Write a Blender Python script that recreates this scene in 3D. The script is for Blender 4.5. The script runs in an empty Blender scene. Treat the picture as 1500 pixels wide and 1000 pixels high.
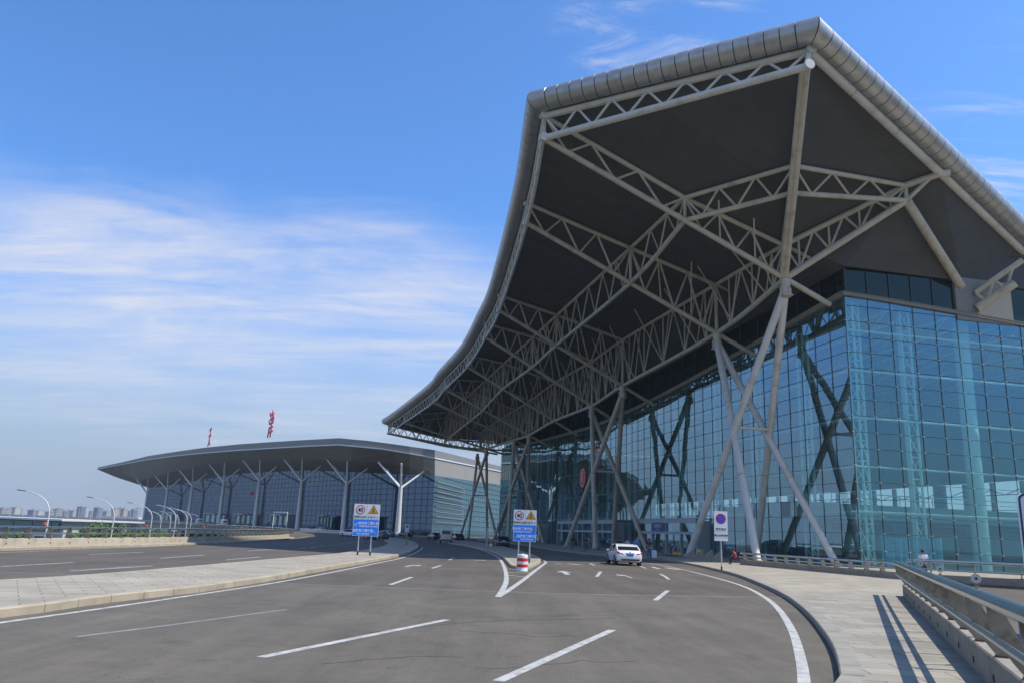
import bpy, bmesh, math, random
from mathutils import Vector as V, Matrix, noise
random.seed(7)
R=math.radians
scene=bpy.context.scene
COL=scene.collection
# ------------------------------------------------------------------ camera
F=1150.0; PITCH=math.atan(280/F); ROLL=R(2.25); EYE=1.9
fw=V((0,math.cos(PITCH),math.sin(PITCH))); r0=V((1,0,0)); u0=r0.cross(fw)
rt=math.cos(ROLL)*r0+math.sin(ROLL)*u0; up=-math.sin(ROLL)*r0+math.cos(ROLL)*u0
CAM=V((0,0,EYE))
def ray(x,y): return rt*((x-750)/F)+up*((500-y)/F)+fw
def G(x,y,z=0.0):                      # the spot on level z seen at that place of the photograph
    d=ray(x,y); return CAM+d*((z-EYE)/d.z)
def atd(x,y,dep):                      # the spot at horizontal distance dep (metres north)
    d=ray(x,y); return CAM+d*(dep/d.y)
cam=bpy.data.cameras.new('camera'); co=bpy.data.objects.new('camera',cam); COL.objects.link(co)
cam.sensor_width=36; cam.lens=36*F/1500; cam.clip_end=9000; cam.clip_start=.1
m=Matrix((rt,up,-fw)).transposed().to_4x4(); m.translation=CAM; co.matrix_world=m
scene.camera=co
# ------------------------------------------------------------------ light
SUN=V((.68,-.06,1.)).normalized()
sl=bpy.data.lights.new('sun','SUN'); so=bpy.data.objects.new('sun',sl); COL.objects.link(so)
sl.energy=4.6; sl.angle=R(.5); sl.color=(1,.95,.87)
so.rotation_euler=SUN.to_track_quat('Z','Y').to_euler()
w=bpy.data.worlds.new("World"); scene.world=w; w.use_nodes=True
nt=w.node_tree; N=nt.nodes; L=nt.links; N.clear()
out=N.new('ShaderNodeOutputWorld'); bg=N.new('ShaderNodeBackground'); sky=N.new('ShaderNodeTexSky')
sky.sky_type='NISHITA'; sky.sun_disc=False; sky.sun_elevation=math.asin(SUN.z)
sky.sun_rotation=math.atan2(SUN.x,SUN.y); sky.altitude=0; sky.air_density=1.0; sky.dust_density=.6; sky.ozone_density=2.2
bg.inputs[1].default_value=.125
def nd(t,**k):
    n=N.new(t)
    for a,b in k.items(): setattr(n,a,b)
    return n
def vm(op,a,b=None,s=None):
    n=nd('ShaderNodeMath',operation=op)
    for i,v in enumerate((a,b,s)):
        if v is None: continue
        if isinstance(v,(int,float)): n.inputs[i].default_value=v
        else: L.new(v,n.inputs[i])
    return n.outputs[0]
tc=nd('ShaderNodeTexCoord'); sp=nd('ShaderNodeSeparateXYZ'); L.new(tc.outputs['Generated'],sp.inputs[0])
zc=vm('MAXIMUM',sp.outputs[2],.02); zz=vm('ADD',zc,.10)
px=vm('DIVIDE',sp.outputs[0],zz); py=vm('DIVIDE',sp.outputs[1],zz)
cb=nd('ShaderNodeCombineXYZ'); L.new(px,cb.inputs[0]); L.new(py,cb.inputs[1])
def cloud(scale,rot,stretch,loc,det,rough,dist):
    mp=nd('ShaderNodeMapping'); mp.inputs['Rotation'].default_value=(0,0,R(rot)); mp.inputs['Scale'].default_value=(stretch[0],stretch[1],1)
    mp.inputs['Location'].default_value=loc
    L.new(cb.outputs[0],mp.inputs[0]); n=nd('ShaderNodeTexNoise'); n.inputs['Scale'].default_value=scale
    n.inputs['Detail'].default_value=det; n.inputs['Roughness'].default_value=rough; n.inputs['Distortion'].default_value=dist
    L.new(mp.outputs[0],n.inputs['Vector']); return n.outputs[0]
def ramp(v,a,b,c=0.,d=1.):
    n=nd('ShaderNodeMapRange',interpolation_type='SMOOTHSTEP'); L.new(v,n.inputs[0])
    for i,x in enumerate((a,b,c,d)): n.inputs[i+1].default_value=x
    return n.outputs[0]
big=cloud(.55,40,(.8,1.2),(3.1,.4,0),7,.6,.8)
fine=cloud(1.5,38,(.6,1.5),(1.1,2.4,0),12,.66,.5)
wisp=cloud(4.0,34,(.45,1.7),(5.1,1.4,0),12,.68,.7)
# broad bank of thin cloud lying low to the north-west, a wisp high to the north-east
def blob(dx,dy,dz,lo,hi):
    d=V((dx,dy,dz)).normalized(); n=nd('ShaderNodeVectorMath',operation='DOT_PRODUCT'); L.new(tc.outputs['Generated'],n.inputs[0]); n.inputs[1].default_value=d
    return ramp(n.outputs['Value'],lo,hi)
d1=ray(330,400); d2=ray(560,600); d3=ray(960,60); d4=ray(1420,180); d5=ray(60,520)
b1=blob(*ray(380,440),math.cos(R(17)),math.cos(R(1))); b2=blob(*ray(640,470),math.cos(R(16)),math.cos(R(2))); b5=blob(*ray(40,400),math.cos(R(15)),math.cos(R(2)))
b3=blob(*ray(950,20),math.cos(R(9)),math.cos(R(0.5))); b4=blob(*ray(1430,200),math.cos(R(8)),math.cos(R(1)))
zt_=ray(350,262).normalized().z; gate=ramp(vm('ADD',sp.outputs[2],vm('MULTIPLY',vm('SUBTRACT',fine,.5),.30)),zt_-.10,zt_+.03,1.,0.)
msk=vm('ADD',vm('MULTIPLY',vm('ADD',vm('ADD',vm('MULTIPLY',b1,.8),vm('MULTIPLY',b2,.8)),vm('MULTIPLY',b5,.8)),gate),vm('MULTIPLY',vm('ADD',vm('MULTIPLY',b3,1.1),vm('MULTIPLY',b4,.8)),ramp(wisp,.36,.66)))
msk=vm('MINIMUM',msk,1.)
back=ramp(sp.outputs[1],.1,-.3,0.,.55); msk=vm('MAXIMUM',msk,back)
dens=vm('ADD',vm('ADD',vm('MULTIPLY',ramp(big,.32,.68),.30),vm('MULTIPLY',ramp(fine,.38,.66),.34)),vm('ADD',vm('MULTIPLY',ramp(wisp,.40,.66),.24),.12))
edge=ramp(vm('ADD',msk,vm('MULTIPLY',vm('SUBTRACT',fine,.5),1.1)),.12,1.05)
low=ramp(zc,.03,.30,.42,1.)
cl=vm('MINIMUM',vm('MULTIPLY',vm('MULTIPLY',dens,edge),low),.85)
# thin whitish air low over the horizon
hz=ramp(zc,.0,.34,.95,0.)
tint=nd('ShaderNodeMix',data_type='RGBA',blend_type='MULTIPLY'); tint.inputs[0].default_value=1.; L.new(sky.outputs[0],tint.inputs[6]); tint.inputs[7].default_value=(.65,1.09,1.58,1)
m0=nd('ShaderNodeMix',data_type='RGBA'); L.new(hz,m0.inputs[0]); L.new(tint.outputs[2],m0.inputs[6]); m0.inputs[7].default_value=(2.75,3.15,3.65,1)
m1=nd('ShaderNodeMix',data_type='RGBA'); L.new(cl,m1.inputs[0]); L.new(m0.outputs[2],m1.inputs[6]); m1.inputs[7].default_value=(5.6,5.6,6.0,1)
L.new(m1.outputs[2],bg.inputs[0]); L.new(bg.outputs[0],out.inputs[0])
scene.view_settings.view_transform='Standard'; scene.view_settings.look='None'; scene.view_settings.exposure=.22; scene.view_settings.gamma=1
try:
    scene.cycles.max_bounces=8; scene.cycles.transparent_max_bounces=16; scene.cycles.caustics_reflective=False; scene.cycles.caustics_refractive=False
    scene.cycles.sample_clamp_indirect=4
except Exception: pass
# ------------------------------------------------------------------ materials
MATS={}
def mat(name,col,rough=.6,metal=0.,var=0.,vs=3.,bump=0.,bs=20.,spec=None,emit=None,dirt=None,coat=0.):
    if name in MATS: return MATS[name]
    mt=bpy.data.materials.new(name); mt.use_nodes=True; t=mt.node_tree; b=t.nodes['Principled BSDF']
    b.inputs['Base Color'].default_value=(*col,1); b.inputs['Roughness'].default_value=rough; b.inputs['Metallic'].default_value=metal
    if spec is not None: b.inputs['Specular IOR Level'].default_value=spec
    if coat: b.inputs['Coat Weight'].default_value=coat; b.inputs['Coat Roughness'].default_value=.05
    if emit: b.inputs['Emission Color'].default_value=(*emit[:3],1); b.inputs['Emission Strength'].default_value=emit[3]
    tc=t.nodes.new('ShaderNodeTexCoord')
    if var or dirt:
        n=t.nodes.new('ShaderNodeTexNoise'); n.inputs['Scale'].default_value=vs; n.inputs['Detail'].default_value=6; n.inputs['Roughness'].default_value=.65
        t.links.new(tc.outputs['Object'],n.inputs['Vector'])
        r=t.nodes.new('ShaderNodeMapRange'); r.inputs[1].default_value=.3; r.inputs[2].default_value=.7; r.inputs[3].default_value=1-var; r.inputs[4].default_value=1+var
        t.links.new(n.outputs[0],r.inputs[0])
        mx=t.nodes.new('ShaderNodeMix'); mx.data_type='RGBA'; mx.blend_type='MULTIPLY'; mx.inputs[0].default_value=1
        mx.inputs[6].default_value=(*col,1); t.links.new(r.outputs[0],mx.inputs[7]); res=mx.outputs[2]
        if dirt:
            n2=t.nodes.new('ShaderNodeTexNoise'); n2.inputs['Scale'].default_value=dirt[4]; n2.inputs['Detail'].default_value=8
            t.links.new(tc.outputs['Object'],n2.inputs['Vector'])
            r2=t.nodes.new('ShaderNodeMapRange'); r2.inputs[1].default_value=.52; r2.inputs[2].default_value=.72; r2.inputs[4].default_value=dirt[3]
            t.links.new(n2.outputs[0],r2.inputs[0])
            m2=t.nodes.new('ShaderNodeMix'); m2.data_type='RGBA'; t.links.new(r2.outputs[0],m2.inputs[0]); t.links.new(res,m2.inputs[6]); m2.inputs[7].default_value=(*dirt[:3],1)
            res=m2.outputs[2]
        t.links.new(res,b.inputs['Base Color'])
    if bump:
        n=t.nodes.new('ShaderNodeTexNoise'); n.inputs['Scale'].default_value=bs; n.inputs['Detail'].default_value=5
        t.links.new(tc.outputs['Object'],n.inputs['Vector'])
        bp=t.nodes.new('ShaderNodeBump'); bp.inputs['Strength'].default_value=bump; bp.inputs['Distance'].default_value=.02
        t.links.new(n.outputs[0],bp.inputs['Height']); t.links.new(bp.outputs[0],b.inputs['Normal'])
    MATS[name]=mt; return mt
def brickmat(name,c1,c2,mortar,bw,bh,ms,rot=0.,rough=.8,var=.12,bump=.25,offset=.5,plane='XY',spec=.3,metal=0.,loc=(0,0,0)):
    mt=bpy.data.materials.new(name); mt.use_nodes=True; t=mt.node_tree; b=t.nodes['Principled BSDF']
    b.inputs['Roughness'].default_value=rough; b.inputs['Specular IOR Level'].default_value=spec; b.inputs['Metallic'].default_value=metal
    tc=t.nodes.new('ShaderNodeTexCoord'); mp=t.nodes.new('ShaderNodeMapping')
    mp.inputs['Rotation'].default_value=(0,0,rot) if plane=='XY' else (R(90),0,0)
    mp.inputs['Location'].default_value=loc
    t.links.new(tc.outputs['Object'],mp.inputs[0])
    br=t.nodes.new('ShaderNodeTexBrick'); br.offset=offset; t.links.new(mp.outputs[0],br.inputs['Vector'])
    br.inputs['Color1'].default_value=(*c1,1); br.inputs['Color2'].default_value=(*c2,1); br.inputs['Mortar'].default_value=(*mortar,1)
    br.inputs['Scale'].default_value=1; br.inputs['Mortar Size'].default_value=ms; br.inputs['Brick Width'].default_value=bw; br.inputs['Row Height'].default_value=bh
    br.inputs['Mortar Smooth'].default_value=.1
    n=t.nodes.new('ShaderNodeTexNoise'); n.inputs['Scale'].default_value=.6; n.inputs['Detail'].default_value=9; n.inputs['Roughness'].default_value=.7
    t.links.new(tc.outputs['Object'],n.inputs['Vector'])
    r=t.nodes.new('ShaderNodeMapRange'); r.inputs[1].default_value=.3; r.inputs[2].default_value=.7; r.inputs[3].default_value=1-var; r.inputs[4].default_value=1+var
    t.links.new(n.outputs[0],r.inputs[0])
    mx=t.nodes.new('ShaderNodeMix'); mx.data_type='RGBA'; mx.blend_type='MULTIPLY'; mx.inputs[0].default_value=1
    t.links.new(br.outputs['Color'],mx.inputs[6]); t.links.new(r.outputs[0],mx.inputs[7]); t.links.new(mx.outputs[2],b.inputs['Base Color'])
    if bump:
        bp=t.nodes.new('ShaderNodeBump'); bp.inputs['Strength'].default_value=bump; bp.inputs['Distance'].default_value=.01; bp.invert=True
        t.links.new(br.outputs['Fac'],bp.inputs['Height']); t.links.new(bp.outputs[0],b.inputs['Normal'])
    MATS[name]=mt; return mt
def glassmat(name,tcol,gcol,fac0,fac1,rough=.0,wob=.0,wscale=.4):
    mt=bpy.data.materials.new(name); mt.use_nodes=True; t=mt.node_tree; t.nodes.clear()
    o=t.nodes.new('ShaderNodeOutputMaterial'); tr=t.nodes.new('ShaderNodeBsdfTransparent'); gl=t.nodes.new('ShaderNodeBsdfGlossy')
    tr.inputs[0].default_value=(*tcol,1); gl.inputs['Color'].default_value=(*gcol,1); gl.inputs['Roughness'].default_value=rough
    fr=t.nodes.new('ShaderNodeLayerWeight'); fr.inputs[0].default_value=.5
    r=t.nodes.new('ShaderNodeMapRange'); r.inputs[3].default_value=fac0; r.inputs[4].default_value=fac1
    t.links.new(fr.outputs['Facing'],r.inputs[0])
    if wob:
        geo=t.nodes.new('ShaderNodeTexCoord'); n=t.nodes.new('ShaderNodeTexNoise'); n.inputs['Scale'].default_value=wscale; n.inputs['Detail'].default_value=2
        t.links.new(geo.outputs['Object'],n.inputs['Vector']); bp=t.nodes.new('ShaderNodeBump'); bp.inputs['Strength'].default_value=1; bp.inputs['Distance'].default_value=wob
        t.links.new(n.outputs[0],bp.inputs['Height']); t.links.new(bp.outputs[0],gl.inputs['Normal'])
    mx=t.nodes.new('ShaderNodeMixShader'); t.links.new(r.outputs[0],mx.inputs[0]); t.links.new(tr.outputs[0],mx.inputs[1]); t.links.new(gl.outputs[0],mx.inputs[2])
    t.links.new(mx.outputs[0],o.inputs[0]); MATS[name]=mt; return mt
def asphalt(name,col):
    mt=mat(name,col,rough=.85,spec=.35); t=mt.node_tree; b=t.nodes['Principled BSDF']; tc=[n for n in t.nodes if n.type=='TEX_COORD'][0]
    def nz(s,d,sc=(1,1,1)):
        mp=t.nodes.new('ShaderNodeMapping'); mp.inputs['Scale'].default_value=sc; t.links.new(tc.outputs['Object'],mp.inputs[0])
        n=t.nodes.new('ShaderNodeTexNoise'); n.inputs['Scale'].default_value=s; n.inputs['Detail'].default_value=d; n.inputs['Roughness'].default_value=.7
        t.links.new(mp.outputs[0],n.inputs['Vector']); return n.outputs[0]
    def rg(v,a,b_,c,d):
        r=t.nodes.new('ShaderNodeMapRange'); t.links.new(v,r.inputs[0])
        for i,x in enumerate((a,b_,c,d)): r.inputs[i+1].default_value=x
        return r.outputs[0]
    def mul(a,b_):
        m_=t.nodes.new('ShaderNodeMath'); m_.operation='MULTIPLY'; t.links.new(a,m_.inputs[0]); t.links.new(b_,m_.inputs[1]); return m_.outputs[0]
    f1=rg(nz(.22,8),.3,.7,.78,1.18); f2=rg(nz(28,3),.3,.7,.80,1.2); f3=rg(nz(.35,5,(2.6,.22,1)),.35,.7,.80,1.12); f4=rg(nz(1.3,7),.54,.70,1.,.78); f5=rg(nz(5,4),.3,.7,.93,1.07)
    # fine cracks
    vo=t.nodes.new('ShaderNodeTexVoronoi'); vo.feature='DISTANCE_TO_EDGE'; vo.inputs['Scale'].default_value=.16
    nn=t.nodes.new('ShaderNodeTexNoise'); nn.inputs['Scale'].default_value=1.2; nn.inputs['Detail'].default_value=6; t.links.new(tc.outputs['Object'],nn.inputs['Vector'])
    ad=t.nodes.new('ShaderNodeVectorMath'); ad.operation='MULTIPLY_ADD'; t.links.new(nn.outputs['Color'],ad.inputs[0]); ad.inputs[1].default_value=(2.2,2.2,0); t.links.new(tc.outputs['Object'],ad.inputs[2])
    t.links.new(ad.outputs[0],vo.inputs['Vector']); ck=rg(vo.outputs['Distance'],.0,.0035,.72,1.)
    f=mul(mul(mul(f1,f2),mul(f3,f4)),mul(ck,f5))
    mx=t.nodes.new('ShaderNodeMix'); mx.data_type='RGBA'; mx.blend_type='MULTIPLY'; mx.inputs[0].default_value=1; mx.inputs[6].default_value=(*col,1)
    t.links.new(f,mx.inputs[7]); t.links.new(mx.outputs[2],b.inputs['Base Color'])
    bp=t.nodes.new('ShaderNodeBump'); bp.inputs['Strength'].default_value=.35; bp.inputs['Distance'].default_value=.01; t.links.new(nz(60,2),bp.inputs['Height']); t.links.new(bp.outputs[0],b.inputs['Normal'])
    return mt
ANG=math.atan2(.22,.975)
M_as1=asphalt('asphalt_pale',(.126,.109,.084)); M_as2=asphalt('asphalt_warm',(.108,.091,.071))
M_line=mat('road_paint',(.42,.41,.375),.75,var=.28,vs=3.,dirt=(.16,.15,.14,.8,5.))
M_lined=mat('worn_paint',(.22,.21,.2),.8,var=.3,vs=3.)
M_joint=mat('joint',(.24,.22,.19),.8,var=.2)
M_pave=brickmat('paving_slabs',(.33,.295,.235),(.25,.23,.19),(.13,.115,.09),1.2,.6,.012,rot=R(8),var=.2)
M_pave2=brickmat('paving_slabs_far',(.37,.325,.25),(.29,.26,.205),(.17,.145,.11),.9,.45,.014,rot=-.55,var=.2)
M_kerb=mat('kerb_stone',(.38,.32,.225),.8,var=.18,vs=.7,bump=.3,bs=30,dirt=(.17,.15,.12,.5,1.6))
M_kerbd=mat('kerb_concrete_grey',(.27,.245,.20),.85,var=.2,vs=1.2,bump=.3,bs=30)
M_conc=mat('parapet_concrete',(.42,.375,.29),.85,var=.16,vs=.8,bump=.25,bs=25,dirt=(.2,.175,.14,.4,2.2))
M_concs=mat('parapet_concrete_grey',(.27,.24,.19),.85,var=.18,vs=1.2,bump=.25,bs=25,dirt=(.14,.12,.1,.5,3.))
M_beige=mat('retaining_stone',(.55,.47,.33),.85,var=.12,vs=.5)
M_post=mat('weathered_post',(.30,.265,.195),.5,metal=.55,var=.25,vs=3,dirt=(.10,.075,.05,.7,5.))
M_rust=mat('rusty_bracket',(.07,.045,.03),.8,var=.3)
M_rail=mat('steel_rail',(.42,.47,.48),.22,metal=.9,var=.12,vs=2)
M_steel=mat('white_steel',(.48,.435,.34),.5,var=.12,vs=.8,dirt=(.22,.17,.11,.55,.9))
M_steelw=mat('white_steel_clean',(.60,.58,.53),.45,var=.08,vs=.8,dirt=(.33,.27,.18,.45,.7))
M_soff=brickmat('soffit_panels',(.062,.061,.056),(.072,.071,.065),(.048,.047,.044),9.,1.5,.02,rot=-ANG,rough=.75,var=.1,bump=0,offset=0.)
M_roll=mat('zinc_roll',(.42,.41,.385),.40,metal=.65,var=.12,vs=.5,dirt=(.26,.25,.22,.5,1.1))
M_dark=mat('dark_gap',(.02,.02,.02),.8)
M_roof=mat('roof_sheet',(.35,.35,.34),.4,metal=.6,var=.08)
M_glass=glassmat('terminal_glass',(.54,.86,.86),(.48,.68,.78),.26,.60,wob=.006,wscale=.12)
M_cler=glassmat('clerestory_glass',(.22,.36,.34),(.16,.24,.22),.12,.3)
M_glassR=glassmat('terminal_glass_front',(.60,.91,.88),(.25,.50,.62),.28,.62,wob=.006,wscale=.12)
M_mull=mat('glass_joint',(.02,.028,.032),.5)
M_band=mat('bronze_band',(.22,.155,.09),.4,metal=.5,var=.1)
M_inner=mat('interior_truss',(.80,.86,.84),.5)
M_infl=mat('interior_floor',(.26,.27,.26),.3)
M_inwall=mat('interior_wall',(.40,.43,.43),.7,var=.1,vs=.2)
M_inceil=mat('interior_ceiling',(.17,.20,.21),.8)
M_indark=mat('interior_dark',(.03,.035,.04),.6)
M_pier=mat('pier_cladding',(.20,.19,.17),.6,var=.06)
M_portal=mat('portal_panel',(.34,.38,.41),.4,metal=.2,var=.06)
M_blk=mat('black_rubber',(.02,.02,.02),.7)
M_white=mat('white_paint',(.78,.78,.77),.3,coat=.6)
# ------------------------------------------------------------------ builders
class MB:
    def __init__(s): s.v=[]; s.f=[]; s.m=[]; s.mats=[]
    def mi(s,m_):
        if m_ not in s.mats: s.mats.append(m_)
        return s.mats.index(m_)
    def face(s,pts,m_):
        b=len(s.v); s.v+= [tuple(p) for p in pts]; s.f.append(tuple(range(b,b+len(pts)))); s.m.append(s.mi(m_)); return s
    def grid(s,rows,m_,closed=False,flip=False):
        b=len(s.v); n=len(rows[0]); k=s.mi(m_)
        for r_ in rows: s.v+=[tuple(p) for p in r_]
        for i in range(len(rows)-1):
            for j in range(n if closed else n-1):
                a=b+i*n+j; c=b+i*n+(j+1)%n; q=(a,c,c+n,a+n)
                s.f.append(q[::-1] if flip else q); s.m.append(k)
        return s
    def tube(s,p0,p1,r,m_,n=8,r1=None,cap=True):
        p0=V(p0);p1=V(p1); d=p1-p0
        if d.length<1e-5: return s
        d.normalize(); a=d.cross(V((0,0,1)) if abs(d.z)<.95 else V((1,0,0))).normalized(); b=d.cross(a); r1=r if r1 is None else r1
        c0=[p0+(a*math.cos(t)+b*math.sin(t))*r for t in [2*math.pi*i/n for i in range(n)]]
        c1=[p1+(a*math.cos(t)+b*math.sin(t))*r1 for t in [2*math.pi*i/n for i in range(n)]]
        s.grid([c0,c1],m_,closed=True)
        if cap: s.face(c0,m_); s.face(c1[::-1],m_)
        return s
    def path(s,pts,r,m_,n=8,rs=None):
        pts=[V(p) for p in pts]; rows=[]; 
        for i,p in enumerate(pts):
            d=(pts[min(i+1,len(pts)-1)]-pts[max(i-1,0)]).normalized()
            a=d.cross(V((0,0,1)) if abs(d.z)<.97 else V((1,0,0))).normalized(); b=d.cross(a); rr=rs[i] if rs else r
            rows.append([p+(a*math.cos(t)+b*math.sin(t))*rr for t in [2*math.pi*k/n for k in range(n)]])
        s.grid(rows,m_,closed=True); s.face(rows[0],m_); s.face(rows[-1][::-1],m_); return s
    def box(s,c,size,m_,ax=None,ay=None,az=None):
        ax=V(ax or (1,0,0)).normalized(); ay=V(ay or (0,1,0)).normalized(); az=V(az or (0,0,1)).normalized(); c=V(c)
        x,y,z=ax*size[0]/2,ay*size[1]/2,az*size[2]/2
        p=[c-x-y-z,c+x-y-z,c+x+y-z,c-x+y-z,c-x-y+z,c+x-y+z,c+x+y+z,c-x+y+z]
        b=len(s.v); s.v+=[tuple(q) for q in p]; k=s.mi(m_)
        for f_ in ((0,3,2,1),(4,5,6,7),(0,1,5,4),(1,2,6,5),(2,3,7,6),(3,0,4,7)): s.f.append(tuple(b+i for i in f_)); s.m.append(k)
        return s
    def beam(s,p0,p1,wd,ht,m_):          # box from p0 to p1
        p0=V(p0);p1=V(p1); d=p1-p0; a=d.cross(V((0,0,1)))
        if a.length<1e-4: a=V((1,0,0))
        a.normalize(); b=a.cross(d.normalized()); return s.box((p0+p1)/2,(d.length,wd,ht),m_,d,a,b)
    def prism(s,poly,z0,z1,m_,ms=None):
        t=[(p[0],p[1],z1) for p in poly]; b=[(p[0],p[1],z0) for p in poly]
        s.face(t,m_); s.face(b[::-1],ms or m_); s.grid([b+[b[0]],t+[t[0]]],ms or m_); return s
    def build(s,name,parent=None,smooth=False,fix=True,**tags):
        me=bpy.data.meshes.new(name); me.from_pydata(s.v,[],s.f)
        for m_ in s.mats: me.materials.append(m_)
        me.polygons.foreach_set('material_index',s.m)
        if fix:
            b=bmesh.new(); b.from_mesh(me); bmesh.ops.remove_doubles(b,verts=b.verts,dist=1e-5); bmesh.ops.recalc_face_normals(b,faces=b.faces); b.to_mesh(me); b.free()
        if smooth:
            me.polygons.foreach_set('use_smooth',[True]*len(me.polygons))
            try: me.set_sharp_from_angle(angle=R(38))
            except Exception: pass
        me.update(); o=bpy.data.objects.new(name,me); COL.objects.link(o)
        if parent: o.parent=parent
        for k,v in tags.items(): o[k]=v
        return o
def thing(name,label,cat,loc=(0,0,0),rz=0,group=None):
    o=bpy.data.objects.new(name,None); o.empty_display_size=.3; COL.objects.link(o); o.location=loc; o.rotation_euler=(0,0,rz)
    o['label']=label; o['category']=cat
    if group: o['group']=group
    return o
def copy_tree(o,parent=None,ch=None):
    c=o.copy(); COL.objects.link(c); c.parent=parent
    for k in [x for x in list(bpy.data.objects) if x.parent==o]: copy_tree(k,c)
    return c
def text(s,size,mtx,mt,name,parent,ext=.004,bold=0.,sx=1.,align='CENTER'):
    cu=bpy.data.curves.new('tmp','FONT'); cu.body=s; cu.size=size; cu.align_x=align; cu.align_y='CENTER'; cu.extrude=ext; cu.offset=bold
    o=bpy.data.objects.new('tmp',cu); COL.objects.link(o); bpy.context.view_layer.update()
    me=bpy.data.meshes.new_from_object(o.evaluated_get(bpy.context.evaluated_depsgraph_get())); bpy.data.objects.remove(o); bpy.data.curves.remove(cu)
    me.name=name; me.transform(mtx@Matrix.Diagonal((sx,1,1,1))); me.materials.clear(); me.materials.append(mt)
    n=bpy.data.objects.new(name,me); COL.objects.link(n); n.parent=parent; return n
def frame(o,x,z,depth=0):                # matrix mapping text XY to world plane: X->x, Y->z
    x=V(x).normalized(); z=V(z).normalized(); y=x.cross(z)
    mm=Matrix((x,z,x.cross(z))).transposed().to_4x4(); mm.translation=V(o); return mm
def catmull(pts,k=6):
    out_=[]; P=[V(p) for p in pts]; P=[2*P[0]-P[1]]+P+[2*P[-1]-P[-2]]
    for i in range(1,len(P)-2):
        a,b,c,d=P[i-1:i+3]
        for j in range(k):
            t=j/k; out_.append(.5*((2*b)+(-a+c)*t+(2*a-5*b+4*c-d)*t*t+(-a+3*b-3*c+d)*t**3))
    out_.append(P[-2]); return out_
def resample(pts,step):
    pts=[V(p) for p in pts]; out_=[pts[0]]; rem=step
    for i in range(len(pts)-1):
        a=pts[i]; b=pts[i+1]; l=(b-a).length; t=0
        while l-t>=rem: t+=rem; out_.append(a.lerp(b,t/l)); rem=step
        rem-=l-t
    return out_
# ------------------------------------------------------------------ building frame (s along the road side, q towards the road)
G0=G(1262,833); d_=ray(478,769.8); DD=V((d_.x,d_.y,0)).normalized(); NN=V((-DD.y,DD.x,0)); UP=V((0,0,1))
def W(s,q,z): return G0+DD*s+NN*q+UP*z
def onplane(x,y,P,d):
    n=V((-d.y,d.x,0)); r_=ray(x,y); return CAM+r_*((P-CAM).dot(n)/r_.dot(n))
def sqz(P): return ((P-G0).dot(DD),(P-G0).dot(NN),P.z)
# ================================================================== SETTING: ground, roads, pavements
lowg=MB().face([(-3500,-800,-7),(3500,-800,-7),(3500,5000,-7),(-3500,5000,-7)],mat('low_ground',(.10,.105,.075),.95,var=.3,vs=.02)).build('ground',kind='structure')
JL=[G(-200,836),G(409,853.5),G(620,862),G(860,869.8),G(1126,874),G(1500,884)]   # paving joint right across the road
kp=[G(*p) for p in [(1245,1045),(1232,1000),(1222,960),(1205,930),(1180,900),(1150,876),(1112,857),(1070,841),(1020,829),(985,822.5),(950,818.5),(860,811.5),(800,804),(755,796.5),(700,791)]]
kp=[V((kp[0].x-.3,-6,0)),V((kp[0].x+.05,4,0))]+kp
kps=catmull(kp,5)
lp=[(-29.5,-30),(-28.2,0),(-27.2,41),(-26.3,60),(-27,85),(-30.5,112),(-42,150),(-84,225),(-160,345),(-300,560)]   # outer edge of the deck on the left
yj=lambda x: 0
near=[(-29.5,-30),(-28.2,0),(-27.2,33)]+[(p.x,p.y) for p in JL]+[(60,30),(60,-30)]
# the near and far asphalt meet on the joint line
jl=[V((-27.0,JL[0].y+ (JL[0].x+27.0)*0,0))]+[p for p in JL[1:]]
jl[0].y=JL[1].y+(JL[1].y-JL[2].y)/(JL[1].x-JL[2].x)*(-27.0-JL[1].x)
nearp=[(-29.5,-30),(-28.2,0)]+[(p.x,p.y) for p in jl]+[(jl[-1].x,-30)]
MB().prism(nearp,-1.2,0,M_as1,M_kerbd).build('road',kind='structure')
farp=[(p.x,p.y) for p in reversed(jl)]+lp[3:]+[(-300,640),(330,640),(330,jl[-1].y)]
MB().prism(farp,-1.2,0,M_as2,M_kerbd).build('road_beyond_joint',kind='structure')
jm=MB()
for a,b in zip(jl[:-1],jl[1:]): jm.beam(a+V((0,0,.002)),b+V((0,0,.002)),.10,.006,M_joint)
jm.build('road_joint',kind='structure')
def kerb(path,name,wd=.28,h=.15,side=1,mt=M_kerb,step=1.0):
    st=resample(path,step); mb=MB()
    for i in range(len(st)-1):
        a,b=st[i],st[i+1]; d=(b-a).normalized(); n=V((-d.y,d.x,0))*side
        a2=a+d*.008; b2=b-d*.008; pts=[(a2,b2,b2+n*wd,a2+n*wd)]
        q0,q1,q2,q3=a2,b2,b2+n*wd,a2+n*wd; bev=.02
        lo=[V((p.x,p.y,-.05)) for p in (q0,q1,q2,q3)]; md=[V((p.x,p.y,h-bev)) for p in (q0,q1,q2,q3)]
        tp=[V((p.x,p.y,h)) for p in (q0+n*bev,q1+n*bev,q2,q3)]
        mb.grid([lo+[lo[0]],md+[md[0]],tp+[tp[0]]],mt); mb.face(tp,mt)
    return mb.build(name,kind='structure')
kerb(kps,'kerb',side=-1,wd=.32,mt=M_kerbd)
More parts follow.
